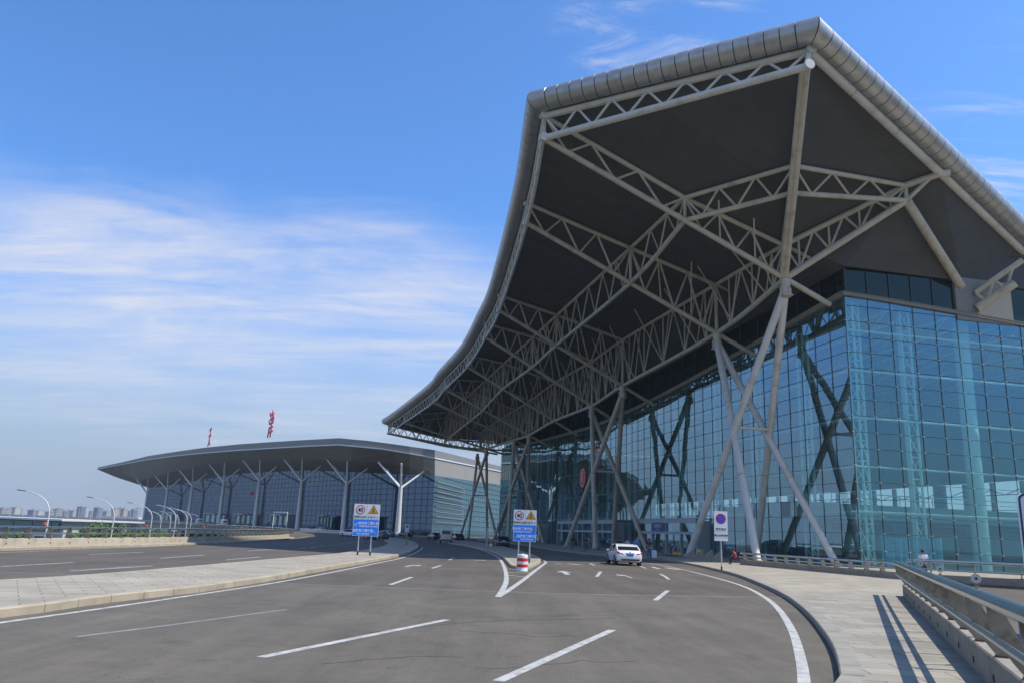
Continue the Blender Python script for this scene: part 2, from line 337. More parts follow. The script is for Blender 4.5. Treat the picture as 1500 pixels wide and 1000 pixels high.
# pavement on the right and along the terminal
r1a=G(1323,872,.15); r1b=G(1446,1000,.15); d1_=(r1b-r1a).normalized(); r1c=r1a+d1_*34
r3a=G(1323,848,.15); r3b=G(1500,858.5,.15); d3_=(r3b-r3a).normalized(); r3c=r3a+d3_*60
r2a=G(1084,825.8,.15)
ins=[]
for i,p in enumerate(kps):
    d=(kps[min(i+1,len(kps)-1)]-kps[max(i-1,0)]).normalized(); n=V((d.y,-d.x,0)); ins.append(p+n*.15)
pl=[(p.x,p.y) for p in ins]
e1=W(190,.25,0); e2=W(-.25,.25,0); e3=W(-.25,-70,0)
sp_i=[i for i,p in enumerate(ins) if p.y>r1a.y*.98][0]
# split the pavement where its slabs change direction (level with the railing's end)
nearpv=[(p.x,p.y) for p in ins[:sp_i]]+[(r1a.x,r1a.y),(r1c.x,r1c.y)]
farpv=[(p.x,p.y) for p in ins[sp_i-1:]]+[(e1.x,e1.y),(e2.x,e2.y),(e3.x,e3.y),(r3c.x,r3c.y),(r3a.x,r3a.y),(r1a.x,r1a.y)]
MB().prism(nearpv,-.5,.143,M_pave,M_conc).build('pavement',kind='structure')
MB().prism(farpv,-.5,.143,M_pave2,M_conc).build('pavement_along_terminal',kind='structure')
# left island
IB=[(-420,960),(-60,912),(0,904.4),(60,897),(153,882.8),(300,866),(325,861.5),(407,848.5),(484,833.8),(540,824),(574.7,816.7),(597,811),(609,805),(613,801),(611,797.5),(604,793.5),(590,789.8),(570,787.2),(545,785.2)]
IT=[(520,785.3),(545,787.5),(560,790),(568,794.5),(566,799),(550,804.5),(507,811.5),(477,815),(400,822.5),(280,834.5),(149,847),(0,857.5),(-60,862),(-420,882)]
ib=[G(*p) for p in IB]; it=[G(*p) for p in IT]
kerb(catmull(ib,4),'island_kerb',side=1,wd=.22,h=.17,mt=M_kerb,step=1.2)
kerb(catmull(it,4),'island_back_kerb',side=1,wd=.22,h=.17,mt=M_kerb,step=1.2)
def inset(pts,dist,side):
    o_=[]
    for i,p in enumerate(pts):
        d=(pts[min(i+1,len(pts)-1)]-pts[max(i-1,0)]).normalized(); o_.append(p+V((-d.y,d.x,0))*dist*side)
    return o_
MB().prism([(p.x,p.y) for p in inset(ib,.12,1)+inset(it,.12,1)],-.05,.163,M_pave2,M_kerb).build('island_pavement',kind='structure')
# middle island
NL=[(640,794),(662,796.2),(680,799.2),(700,803.2),(716,807.2),(730,812.8),(739,820),(745,827),(750,831.3),(762,833),(776,832),(786,828),(792,823.5),(788,817.5),(772,811),(750,804.6),(720,797.8),(690,793.4),(660,790.6)]
nl=[G(*p) for p in NL]
kerb(catmull(nl,4),'middle_island_kerb',side=1,wd=.22,h=.16,mt=M_kerb,step=.9)
MB().prism([(p.x,p.y) for p in inset(nl,.12,1)],-.05,.153,M_pave2,M_kerb).build('middle_island_pavement',kind='structure')
# ---- road paint
def stripe(mb,pts,wd,mt=M_line,z=.004,px_=True):
    P=[G(*p) for p in pts] if px_ else pts
    if len(P)>2: P=catmull(P,4)
    rows=[]
    for i,p in enumerate(P):
        d=(P[min(i+1,len(P)-1)]-P[max(i-1,0)]).normalized(); n=V((-d.y,d.x,0))*wd/2; rows.append([p+n+UP*z,p-n+UP*z])
    mb.grid(rows,mt)
mk=MB()
stripe(mk,[(382,962),(655,907)],.17); stripe(mk,[(730,997),(897,922)],.17)
stripe(mk,[(572,855.6),(603.5,844.6)],.17); stripe(mk,[(633,831.6),(646,827.4)],.17); stripe(mk,[(658,819.5),(664,816.2)],.17)
stripe(mk,[(960,878.6),(978,864.3)],.17); stripe(mk,[(980,848),(974,843.5),(967,840)],.17); stripe(mk,[(874,844),(880,836.5)],.17); stripe(mk,[(871,827.5),(864,824.6)],.17);stripe(mk,[(938,828.6),(946,831.6)],.17)
stripe(mk,[(131,811.5),(211,808)],.16); stripe(mk,[(0,829),(108,823.2)],.16); stripe(mk,[(104,835.7),(223,828)],.16); stripe(mk,[(235,817),(300,812)],.16)
stripe(mk,[(331,819.3),(381,815)],.16); stripe(mk,[(364,806.3),(398,804)],.16); stripe(mk,[(192,829.6),(100,834)],.05)
for k in range(9):
    stripe(mk,[(440+k*14,803-k*1.6),(449+k*14,802-k*1.6)],.15); stripe(mk,[(400+k*18,796-k*.4),(408+k*18,795.6-k*.4)],.15)
stripe(mk,[(112,932),(240,916),(420,892)],.12,M_lined)
# edge lines
stripe(mk,[(1180,1060),(1178,1000),(1172,960),(1160,922),(1141,892),(1120,874),(1090,858.5),(1050,846),(1000,833.5),(960,825.8),(930,822.5)],.18)
stripe(mk,[(-70,921),(0,911.4),(150,890.5),(300,868.6),(402,853),(484,838),(560,822.6),(584,817.6),(604,811),(616,804.5),(619,801)],.16)
stripe(mk,[(-60,812),(0,809),(100,804.6),(200,800.6),(330,794.5),(430,788),(452,785)],.14)
stripe(mk,[(730,873.5),(738,860),(741.5,850),(741,838),(737,826),(730,816),(718,809.6),(704,804.6),(684,799.6)],.20)
stripe(mk,[(729,873.8),(742,866),(765,850),(785,834.5),(800,823.4)],.20,z=.009)
stripe(mk,[(800,823.2),(794,819),(776,812)],.16)
for p in ([(741,832.6),(783,833.6)],[(743,837.4),(778,838.4)],[(744,841.6),(770,844.4)]): stripe(mk,p,.16)
# slow-down bars and arrows lying in the shade
for y,x0,x1,h in [(808.2,628,650,.2),(811.4,620,648,.3),(816.6,624,642,.5),(808.6,678,704,.2),(811.8,676,706,.3),(816.4,680,696,.2),(819.6,694,712,.5)]:
    stripe(mk,[(x0,y),(x1,y+(x1-x0)*.03)],h)
for k in range(6): stripe(mk,[(629+k*12,801.3+k*.35),(633+k*12,801.5+k*.35)],.25)
stripe(mk,[(831,824.8),(852,826.6)],.5); stripe(mk,[(813,824.2),(824,824.8)],.3); stripe(mk,[(975,830.8),(995,833.8)],.4); stripe(mk,[(955,829.6),(966,832.6)],.3)
def arrow(x,y,ang,ln,wd,kind='straight'):
    o=G(x,y); a=math.radians(ang); f_=V((math.sin(a),math.cos(a),0)); r_=V((f_.y,-f_.x,0)); z=UP*.004
    def P(u,v): return o+r_*u*wd+f_*v*ln+z
    if kind=='straight':
        mk.face([P(-.12,0),P(.12,0),P(.12,.6),P(-.12,.6)],M_line); mk.face([P(-.42,.6),P(.42,.6),P(0,1)],M_line)
    elif kind=='right':
        mk.face([P(-.12,0),P(.12,0),P(.12,.52),P(-.12,.7)],M_line); mk.face([P(.12,.52),P(.42,.52),P(.42,.7),P(-.12,.7)],M_line); mk.face([P(.42,.38),P(.9,.61),P(.42,.84)],M_line)
    else:
        mk.face([P(.12,0),P(-.12,0),P(-.12,.52),P(.12,.7)],M_line); mk.face([P(-.12,.52),P(-.42,.52),P(-.42,.7),P(.12,.7)],M_line); mk.face([P(-.42,.38),P(-.9,.61),P(-.42,.84)],M_line)
arrow(594,829.6,2,3.6,.62,'right'); arrow(832,841,0,4.0,1.1,'straight'); arrow(926,846.0,0,4.2,.5,'left')
arrow(640,823.5,-4,.01,.01)
mk.build('road_markings',kind='structure')
# old tar seams on the carriageway
tm=MB()
for pts in ([(540,926),(700,910),(900,905)],[(0,868),(150,860),(330,846)]): stripe(tm,pts,.03,mat('tar_seam',(.045,.043,.04),.7),z=.003)
for k in range(7):
    x,y=random.uniform(150,1050),random.uniform(870,985); pts=[(x,y)]
    for j in range(7): x+=random.uniform(15,45); y+=random.uniform(-5,4); pts.append((x,min(996,y)))
    stripe(tm,pts,.018,mat('tar_seam',(.045,.043,.04),.7),z=.003)
tm.build('tar_seams',kind='structure')
# ================================================================== PARAPETS WITH RAILINGS
def parapet(path,name,label,step,inner,wallh=.42,wallw=.34,railr=.055,toph=1.10,midh=.78,disc=0,wall=M_conc,base=-1.3,plate=.30,postt=.05,holes=True,lean=.05,bigr=None,cat='railing'):
    """path: inner foot line at level .15; inner: +1 if the outside lies to the left of the path"""
    root=thing(name,label,cat,loc=path[0]); inv=root.location.copy()
    sub=lambda P: V(P)-inv
    n_=[]
    for i,p in enumerate(path):
        d=(path[min(i+1,len(path)-1)]-path[max(i-1,0)]).normalized(); n_.append(V((-d.y,d.x,0))*inner)
    mb=MB(); z0=.12
    rows=[]
    for p,n in zip(path,n_):
        a=V((p.x,p.y,0)); rows.append([sub(a+UP*base),sub(a+UP*(z0+wallh-.02)),sub(a+n*.02+UP*(z0+wallh)),sub(a+n*wallw+UP*(z0+wallh)),sub(a+n*(wallw)+UP*base)])
    mb.grid(rows,wall); mb.face(rows[0],wall); mb.face(rows[-1],wall); mb.build('wall',root)
    st=resample(path,step); zt=z0+wallh
    hm=MB()
    for i in range(len(st)-1):
        a=V((st[i].x,st[i].y,0)); d=(st[i+1]-st[i]).normalized(); n=V((-d.y,d.x,0))*inner; a=a+d*step*.4; pm=MB(); dm=MB()
        b0=a+n*(wallw-plate)*.35
        H=toph-.02-zt
        prof_in=[]; prof_out=[]
        for k in range(6):
            t=k/5; z=zt+H*t; off=lean*math.sin(t*math.pi/2)*-1
            wd=plate*(1-.25*t); bow=.07*math.sin(t*math.pi)
            prof_in.append(b0+n*(off-bow*.3)+UP*z); prof_out.append(b0+n*(off+wd+bow*.6)+UP*z)
        for sgn in (1,-1):
            rows=[[sub(p_+d*postt*.5*sgn),sub(q_+d*postt*.5*sgn)] for p_,q_ in zip(prof_in,prof_out)]
            pm.grid(rows,M_post)
        for pr in (prof_in,prof_out):
            pm.grid([[sub(p_+d*postt*.5),sub(p_-d*postt*.5)] for p_ in pr],M_post)
        pm.box(sub(b0+n*plate*.5+UP*(zt+.012)),(.14,plate+.06,.024),M_rust,d,n)
        if holes: hm.box(sub(a-n*.004+UP*(z0+wallh*.42)),(.07,.02,.09),M_rust,d,n)
        po=pm.build('post',root)
        if disc and i%disc==disc//2:
            c=b0+n*(plate*.3)+UP*(toph+.155); f_=(V((0,0,0))-V((c.x,c.y,0))).normalized(); f_=(-d if (-d).dot(f_)>0 else d)
            dm.tube(sub(c-f_*.02),sub(c+f_*.02),.072,mat('reflector',(.50,.50,.46),.4,metal=.2,dirt=(.35,.33,.3,.5,9)),n=16); dm.tube(sub(c+f_*.02),sub(c+f_*.03),.02,M_dark,n=8); dm.tube(sub(c-UP*.22),sub(c-UP*.09),.025,M_post); dm.build('reflector_disc',root,smooth=True)
    if holes: hm.build('drain_holes',root,kind='stuff')
    off=(wallw-plate)*.35
    for nm,z,r_,o_ in (('top_rail',toph+.02,bigr or railr*1.5,off-lean+plate*.35),('middle_rail',midh,railr,off-lean*.7-.03)):
        rm=MB(); rm.path([sub(V((p.x,p.y,0))+n*o_+UP*z) for p,n in zip(path,n_)],r_,M_rail,n=12); rm.build(nm,root,smooth=True)
    return root
pr1=[r1a+d1_*t for t in (0,6,12,18,24,33)]
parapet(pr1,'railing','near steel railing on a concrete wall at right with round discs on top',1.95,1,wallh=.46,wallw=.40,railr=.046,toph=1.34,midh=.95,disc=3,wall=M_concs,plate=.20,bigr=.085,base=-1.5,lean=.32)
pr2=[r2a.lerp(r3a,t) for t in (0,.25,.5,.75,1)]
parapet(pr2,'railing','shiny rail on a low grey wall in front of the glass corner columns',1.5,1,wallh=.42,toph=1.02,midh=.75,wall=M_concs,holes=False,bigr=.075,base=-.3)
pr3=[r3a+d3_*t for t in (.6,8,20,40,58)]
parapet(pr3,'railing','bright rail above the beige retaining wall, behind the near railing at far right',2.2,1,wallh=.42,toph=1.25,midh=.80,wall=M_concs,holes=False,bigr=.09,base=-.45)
n3=V((d3_.y,-d3_.x,0))
MB().prism([(p.x,p.y) for p in (r3a+n3*.0,r3c+n3*.0,r3c-n3*.35,r3a-n3*.35)],-7,-.46,M_beige).build('retaining_wall',label='beige stone retaining wall dropping below the far right railing',category='wall')
pr4=catmull([V((x,y,.15)) for x,y in [(-28.2,-25),(-27.9,0),(-27.0,41),(-26.1,60),(-26.8,85),(-30.2,112),(-41,150),(-83,225),(-159,345),(-290,545)]],5)
# only the stretch up to the bend has posts one can tell apart; the rest is lighter
pr4a=[p for p in pr4 if p.y<=120]; pr4b=[p for p in pr4 if p.y>=pr4a[-1].y-.01]
parapet(pr4a,'railing','long left railing on the sunlit beige parapet beside the near road',1.95,1,wallh=.46,toph=1.17,midh=.86,wall=M_conc,bigr=.06,railr=.04,lean=.0)
parapet(pr4b,'railing','far curving railing of the raised road leading to the distant terminal',6.,1,wallh=.45,toph=1.15,midh=.8,wall=mat('far_parapet',(.16,.15,.14),.8,var=.1),bigr=.07,holes=False)
kerb([p for p in [V((q.x+ .9,q.y,0)) for q in pr4a if q.y<119]],'left_kerb',side=1,wd=.3,mt=M_kerb,step=1.2)
lf=[(p.x,p.y) for p in pr4a]+[(p.x+.65,p.y) for p in reversed(pr4a)]
MB().prism(lf,-.05,.143,M_kerb).build('left_verge',kind='structure')
# small orange lamps on the far-left railing
for i,k in enumerate([(66,760.5),(140,761.5),(198,762.8),(245,763.5),(281,765),(311,767)]):
    y=[36,48,60,72,84,96][i]; p=atd(k[0],770,y); x=-27.3 if y<80 else -28.2
    mb=MB(); mb.tube((0,0,0),(0,0,.10),.03,M_post); mb.box((0,0,.17),(.16,.12,.14),mat('amber_lamp',(.85,.16,.05),.4)); mb.tube((0,0,.24),(0,0,.27),.05,M_post)
    o=mb.build('warning_lamp',label='%s orange warning lamp from the left on the left railing'%['first','second','third','fourth','fifth','sixth'][i],category='lamp',group='orange lamps on the left railing'); o.location=(-26.95+(-.3 if y<50 else .4 if y<70 else .2 if y<80 else -.4 if y<90 else -1.),y,1.23)
# ================================================================== TERMINAL
term=thing('airport_terminal','huge glass terminal with an upswept steel canopy on crossed tubular legs','terminal building')
TR=[((1150,408),(796,203)),((1050,488),(772,327)),((912,565),(732,455)),((867,594),(712,494)),((812,616),(685,537)),((775,637),(652,570)),((753,644),(635,589)),((713,657),(592,619)),((703,660),(569,634.5))]
QC=5.3
C_=[];O_=[];M_=[];Cu=[];Mu=[];Ou=[]
dep=[3.4,5.7,7.0,7.5,7.5,7.5,7.0,5.9,5.0]
for i,(c,o) in enumerate(TR):
    P=onplane(*c,W(0,QC,0),DD); s,q,z=sqz(P); Q=onplane(*o,P,NN); sq_,qq,zq=sqz(Q)
    C_.append(W(s,QC,z)); O_.append(Q); t=(15.6-QC)/(qq-QC); Mm=P+(Q-P)*t; M_.append(Mm)
    Cu.append(W(s,QC,z+dep[i])); Mu.append(W(s,15.6,max(33.4,Mm.z+2.3))); Ou.append(Q+UP*2.3)
SS=[sqz(p)[0] for p in C_]
A=O_[0]; Au=Ou[0]
B=G(1182,98,38.2); Bu=G(1185,75,40.3); Eu=G(1378,254,35.7); C1=C_[0]
dE=(V((Eu.x,Eu.y,0))-V((C1.x,C1.y,0))).normalized(); dB=(V((B.x,B.y,0))-V((C1.x,C1.y,0))).normalized()
Dl=onplane(1328,294,C1,dE); Du=onplane(1326,272,C1,dE); Hl=onplane(1160,283,C1,dB); Hu=onplane(1163,243,C1,dB)
Fu=G(1500,370,32.2); Fs,Fq,_=sqz(Fu); es,eq,_=sqz(Eu)
F2=W(Fs-.5,-52,29.6)
def collar(mb,p,d,r):                    # bolted joint ring on a tube
    mb.tube(p-d*.06,p+d*.06,r*1.13,M_steel,12)
def web(mb,a0,a1,b0,b1,n,r,mt,vert=False,start=0):
    """zigzag between chord a (lower) and chord b (upper)"""
    for k in range(n):
        t0=k/n; t1=(k+1)/n; tm_=(t0+t1)/2
        mb.tube(b0.lerp(b1,t0),a0.lerp(a1,tm_),r,mt,6,cap=False); mb.tube(a0.lerp(a1,tm_),b0.lerp(b1,t1),r,mt,6,cap=False)
        if vert: mb.tube(a0.lerp(a1,tm_),b0.lerp(b1,tm_),r*.9,mt,6,cap=False)
for i in range(9):
    mb=MB(); rc=.235
    # lower chord runs through past the column line to the wall as a stub
    di=(C_[i]-O_[i]).normalized(); mb.tube(O_[i],C_[i]+di*5.2,rc+.03,M_steel,12)
    mb.tube(Ou[i],Mu[i],rc,M_steel,12); mb.tube(Mu[i],Cu[i],rc,M_steel,12); mb.tube(Cu[i],Cu[i]+(Cu[i]-Mu[i]).normalized()*3,rc*.8,M_steel,8)
    mb.tube(O_[i],Ou[i],.24,M_steel,10); mb.tube(M_[i],Mu[i],.16,M_steel,8); mb.tube(C_[i],Cu[i],.2,M_steel,8)
    web(mb,O_[i],M_[i],Ou[i],Mu[i],3,.115,M_steel); web(mb,M_[i],C_[i],Mu[i],Cu[i],3,.115,M_steel)
    for t in (.25,.5,.75): collar(mb,O_[i].lerp(C_[i],t),di,rc+.03); collar(mb,Ou[i].lerp(Mu[i],t),(Mu[i]-Ou[i]).normalized(),rc)
    # loose braces up to the soffit
    for t in (.35,.7):
        p=M_[i].lerp(C_[i],t); mb.tube(p+V((0,0,.1)),Mu[i].lerp(Cu[i],t)+DD*random.uniform(-3.5,-2.)+NN*1.5+UP*.1,.07,M_steel,6)
    # cap discs on the outer chord ends
    for p in (O_[i],Ou[i]): mb.tube(p,p+NN*.42,.32,M_steelw,14)
    mb.build('cross_truss',term,smooth=True)
def ltruss(name,lows,ups,n,rl,ru,rw,mt,vert=False):
    mb=MB(); lo=catmull(lows,4); u=catmull(ups,4); mb.path(lo,rl,mt,10); mb.path(u,ru,mt,10)
    for i in range(len(lows)-1):
        span=(lows[i+1]-lows[i]).length; k=max(2,round(span/n)); sg=4
        def at(L_,t): f_=t*sg; j=min(int(f_),sg-1); return L_[i*sg+j].lerp(L_[i*sg+j+1],f_-j)
        for j in range(k):
            t0=j/k;t1=(j+1)/k;tm_=(t0+t1)/2
            mb.tube(at(u,t0),at(lo,tm_),rw,mt,6,cap=False); mb.tube(at(lo,tm_),at(u,t1),rw,mt,6,cap=False)
            if vert: mb.tube(at(lo,tm_),at(u,tm_),rw*.9,mt,6,cap=False)
    mb.build(name,term,smooth=True)
ltruss('edge_truss',O_,Ou,3.0,.20,.20,.08,M_steelw)
ltruss('longitudinal_truss',M_,Mu,5.0,.23,.21,.095,M_steel,False)
ltruss('longitudinal_truss',C_,Cu,5.4,.27,.22,.10,M_steel,True)
# raking props from the column truss up to the soffit
for i in range(8):
    n=max(1,round((SS[i+1]-SS[i])/9))
    for k in range(n):
        t=(k+.5)/n; c=C_[i].lerp(C_[i+1],t); d=Cu[i].lerp(Cu[i+1],min(1,t+.25/n))+NN*3.2+UP*1.6; mb=MB(); mb.tube(c,d,.08,M_steel,6); mb.tube(c,Cu[i].lerp(Cu[i+1],max(0,t-.2/n)),.08,M_steel,6); mb.build('raking_prop',term,smooth=True)
# nose trusses
mb=MB(); mb.tube(A,B,.31,M_steelw,14); mb.tube(Au,Bu,.33,M_steelw,14); web(mb,A,B,Au,Bu,7,.12,M_steelw); mb.tube(B,Bu,.22,M_steelw,12)
for t in (.27,.55,.82):
    p=Au.lerp(Bu,t)
    for k in (-.4,0,.4): mb.tube(p+(Bu-Au).normalized()*k+UP*.2,p+(Bu-Au).normalized()*(k+.1)+UP*.75,.05,M_rust,6)
    mb.beam(p-(Bu-Au).normalized()*.5+UP*.55,p+(Bu-Au).normalized()*.5+UP*.55,.12,.1,M_rust)
for p in (A,B,Au,Bu): mb.tube(p-DD*.45,p-DD*.2,.42,M_steelw,16)
mb.build('edge_truss',term,smooth=True)
mb=MB(); mb.tube(C1,B,.30,M_steel,12); 
sx=dB.cross(UP)*.42; mb.tube(C1+sx*.8,B+sx*.8,.22,M_steel,10); mb.tube(Cu[0],Hu,.26,M_steel,12); mb.tube(Hu,Bu,.26,M_steel,12); mb.tube(Hl,Hu,.16,M_steel); web(mb,C1,Hl,Cu[0],Hu,3,.13,M_steel); mb.build('hip_truss',term,smooth=True)
mb=MB(); mb.tube(C1,Dl,.32,M_steel,12); mb.tube(Cu[0],Du,.28,M_steel,12); mb.tube(Dl,Du,.2,M_steel); mb.tube(Du,Eu,.34,M_steel,12); mb.tube(Dl,Eu.lerp(Du,.25),.2,M_steel,10); web(mb,C1,Dl,Cu[0],Du,4,.12,M_steel,True); mb.build('front_truss',term,smooth=True)
mb=MB(); mb.tube(M_[0],Hl,.24,M_steel,12); mb.tube(Mu[0],Hu,.22,M_steel,12); web(mb,M_[0],Hl,Mu[0],Hu,3,.11,M_steel); mb.tube(Hl,Dl,.24,M_steel,12); mb.tube(Hu,Du,.22,M_steel,12); web(mb,Hl,Dl,Hu,Du,3,.11,M_steel); mb.build('ring_truss',term,smooth=True)
mb=MB(); mb.tube(Bu,Eu,.38,M_steelw,16); mb.tube(Eu,Fu,.38,M_steelw,16); mb.tube(Fu,F2,.38,M_steelw,16)
for a_,b_ in ((Bu,Eu),(Eu,Fu)):
    for t in (.3,.62): collar(mb,a_.lerp(b_,t),(b_-a_).normalized(),.36); 
out_e=(Eu-C1); out_e.z=0; out_e.normalize(); mb.tube(Eu,Eu+out_e*.75,.42,M_steelw,16); mb.build('edge_tube',term,smooth=True)
# far nose, mirrored
s9=SS[8]; Bf=W(s9+10,17,0); r_=onplane(617,655,W(0,17,0),DD); Bf=W(s9+12,13.,26.2); Bfu=Bf+UP*2.1; Ef=W(s9+13,-4,26.2)
mb=MB(); mb.tube(O_[8],Bf,.28,M_steel,10); mb.tube(Ou[8],Bfu,.28,M_steel,10); web(mb,O_[8],Bf,Ou[8],Bfu,8,.11,M_steel); mb.tube(Bf,Ef,.28,M_steel,10); mb.tube(Bfu,Ef+UP*2.1,.28,M_steel,10); web(mb,Bf,Ef,Bfu,Ef+UP*2.1,9,.11,M_steel); mb.tube(C_[8],Bf,.28,M_steel,10); mb.build('edge_truss',term,smooth=True)
# pier strut
Wp=onplane(1408,420,W(0,0,0),NN); ws,wq,wz=sqz(Wp)
mb=MB(); mb.tube(Dl,Wp,.42,M_steel,14); mb.build('strut',term,smooth=True)
# soffit
ZW=lambda s: 27.8-1.6*max(0,min(1,s/45))
sf=MB()
lift=UP*.32
rowW=[W(s,-.2,ZW(s)) for s in SS]; rowC=[p+lift for p in Cu]; rowM=[p+lift for p in Mu]; rowO=[p+lift for p in Ou]
rowCl=[V((a.x,a.y,0))+UP*a.z for a in rowC]
# the soffit drops from the middle line straight to the wall head
def cat_rows(rows):
    return [catmull(r_,4) for r_ in rows]
rr=cat_rows([[W(s,-.2,ZW(s)) for s in SS],[ (W(s,QC,0)*1)+UP*(ZW(s)+ (rowM[i].z-ZW(s))*.5+.0) - UP*0 for i,s in enumerate(SS)],rowM,rowO])
for j in range(3): pass
# keep it above the upper chords
rr[1]=catmull([V((p.x,p.y,p.z+.35)) for p in Cu],4)
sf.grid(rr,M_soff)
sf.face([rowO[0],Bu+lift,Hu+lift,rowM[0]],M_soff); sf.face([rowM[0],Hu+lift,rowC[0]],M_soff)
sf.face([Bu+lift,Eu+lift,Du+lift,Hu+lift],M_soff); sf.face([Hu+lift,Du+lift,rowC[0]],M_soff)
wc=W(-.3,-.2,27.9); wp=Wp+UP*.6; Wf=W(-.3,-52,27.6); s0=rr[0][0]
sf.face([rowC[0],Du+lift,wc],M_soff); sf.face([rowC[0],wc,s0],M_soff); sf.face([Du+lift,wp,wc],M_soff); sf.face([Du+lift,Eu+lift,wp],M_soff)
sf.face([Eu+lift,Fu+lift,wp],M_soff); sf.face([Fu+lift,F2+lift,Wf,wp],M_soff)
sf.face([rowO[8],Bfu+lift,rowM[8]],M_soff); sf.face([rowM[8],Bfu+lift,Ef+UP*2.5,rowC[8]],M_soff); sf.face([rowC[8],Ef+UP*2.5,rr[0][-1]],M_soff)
sf.build('soffit',term)
# roof skin above
rf=MB(); rise=UP*1.7
ro=catmull([p+NN*.3 for p in rowO],4); rm_=catmull(rowM,4)
inn=[W(sqz(p)[0],-72,34) for p in ro]; ctr=[W(sqz(p)[0],-20,35) for p in ro]
rf.grid([[p+rise for p in ro],[p+rise*1.25 for p in rm_],ctr,inn],M_roof)
rf.face([ro[0]+rise,Bu+lift+rise,rm_[0]+rise*1.25],M_roof); rf.face([Bu+lift+rise,Eu+lift+rise,ctr[0],rm_[0]+rise*1.25],M_roof); rf.face([Eu+lift+rise,Fu+lift+rise,ctr[0]],M_roof); rf.face([Fu+lift+rise,F2+lift+rise,inn[0],ctr[0]],M_roof)
rf.face([ro[-1]+rise,Bfu+lift+rise,rm_[-1]+rise*1.25],M_roof); rf.face([Bfu+lift+rise,Ef+UP*2.5+rise,inn[-1],ctr[-1],rm_[-1]+rise*1.25],M_roof)
rf.build('roof',term)
# rounded metal edge: separate rings with dark gaps
epath=[Bfu+lift]+list(reversed(catmull(rowO,8)))
rollc=[]
def outw(P,d): n=V((d.y,-d.x,0)); return n
def rollpath(pts,r_,name,m0=None,m1=None):
    L_=sum((b-a).length for a,b in zip(pts[:-1],pts[1:])); n=max(2,round(L_/1.22)); st=resample(pts,L_/n*.99999)[:n]+[pts[-1]]
    fr=[(st[min(i+1,len(st)-1)]-st[max(i-1,0)]).normalized() for i in range(len(st))]
    mb=MB(); core=MB()
    def ring(i,rad,sh=0):
        p=st[i]; d=fr[i]; a=V((d.y,-d.x,0)).normalized(); b=a.cross(d).normalized()
        if b.z<0: b=-b
        R_=[p+(a*math.cos(t)+b*math.sin(t))*rad for t in [2*math.pi*k/24 for k in range(24)]]
        mm_=m0 if i==0 else m1 if i==len(st)-1 else None
        if mm_ is not None: R_=[q+d*((p-q).dot(mm_)/d.dot(mm_)) for q in R_]
        return R_
    mix=lambda A_,B_,t: [a.lerp(b,t) for a,b in zip(A_,B_)]
    for i in range(len(st)-1):
        A0=ring(i,r_);B0=ring(i+1,r_);A1=ring(i,r_*.96);B1=ring(i+1,r_*.96)
        mb.grid([mix(A1,B1,.022),mix(A0,B0,.035),mix(A0,B0,.965),mix(A1,B1,.978)],M_roll,closed=True)
    core.grid([ring(i,r_*.93) for i in range(len(st))],M_dark,closed=True)
    o=mb.build(name,term,smooth=True); core.build('backing',o,smooth=True)
    return o
def offs(pts,side,offo=.72,offu=1.2):
    o_=[]
    for i,p in enumerate(pts):
        d=(pts[min(i+1,len(pts)-1)]-pts[max(i-1,0)]); n=V((d.y,-d.x,0)).normalized()*side; o_.append(p+n*offo+UP*offu)
    return o_
RR=1.04
side_path=catmull([Ou[8],*reversed(Ou[:8])],10)
e1_=offs(side_path,-1); e2_=offs([Au,Bu],-1); e3_=offs([Bu,Eu],-1); 
# outward side check by distance from the building centre
cen=W(60,-10,0)
def fix_off(pts):
    a=offs(pts,1); b=offs(pts,-1)
    return a if (V((a[0].x,a[0].y,0))-cen).length>(V((b[0].x,b[0].y,0))-cen).length else b
e1_=fix_off(side_path); e2_=fix_off([Au,Bu]); e3_=fix_off([Bu,Eu]); e4_=fix_off([Eu,Fu]); e5_=fix_off([Fu,F2]); e6_=fix_off([Bfu,Ou[8]])
def mitre(a,b):                           # meeting point of two straight runs in plan
    p,r_=a[-2],a[-1]-a[-2]; q,s_=b[0],b[1]-b[0]; den=r_.x*s_.y-r_.y*s_.x
    if abs(den)<1e-3: return (a[-1]+b[0])/2
    t=((q.x-p.x)*s_.y-(q.y-p.y)*s_.x)/den; P=p+r_*t; P.z=(a[-1].z+b[0].z)/2; return P
def join(a,b): P=mitre(a,b); a[-1]=P; b[0]=P.copy()
join(e6_,e1_); join(e1_,e2_); join(e2_,e3_); join(e3_,e4_); join(e4_,e5_)
runs_=[e6_,e1_,e2_,e3_,e4_,e5_]
def bis(a,b): return ((a[-1]-a[-2]).normalized()+(b[1]-b[0]).normalized()).normalized()
for i,e in enumerate(runs_): rollpath(e,RR,'rounded_roof_edge',bis(runs_[i-1],e) if i else None,bis(e,runs_[i+1]) if i<5 else None)
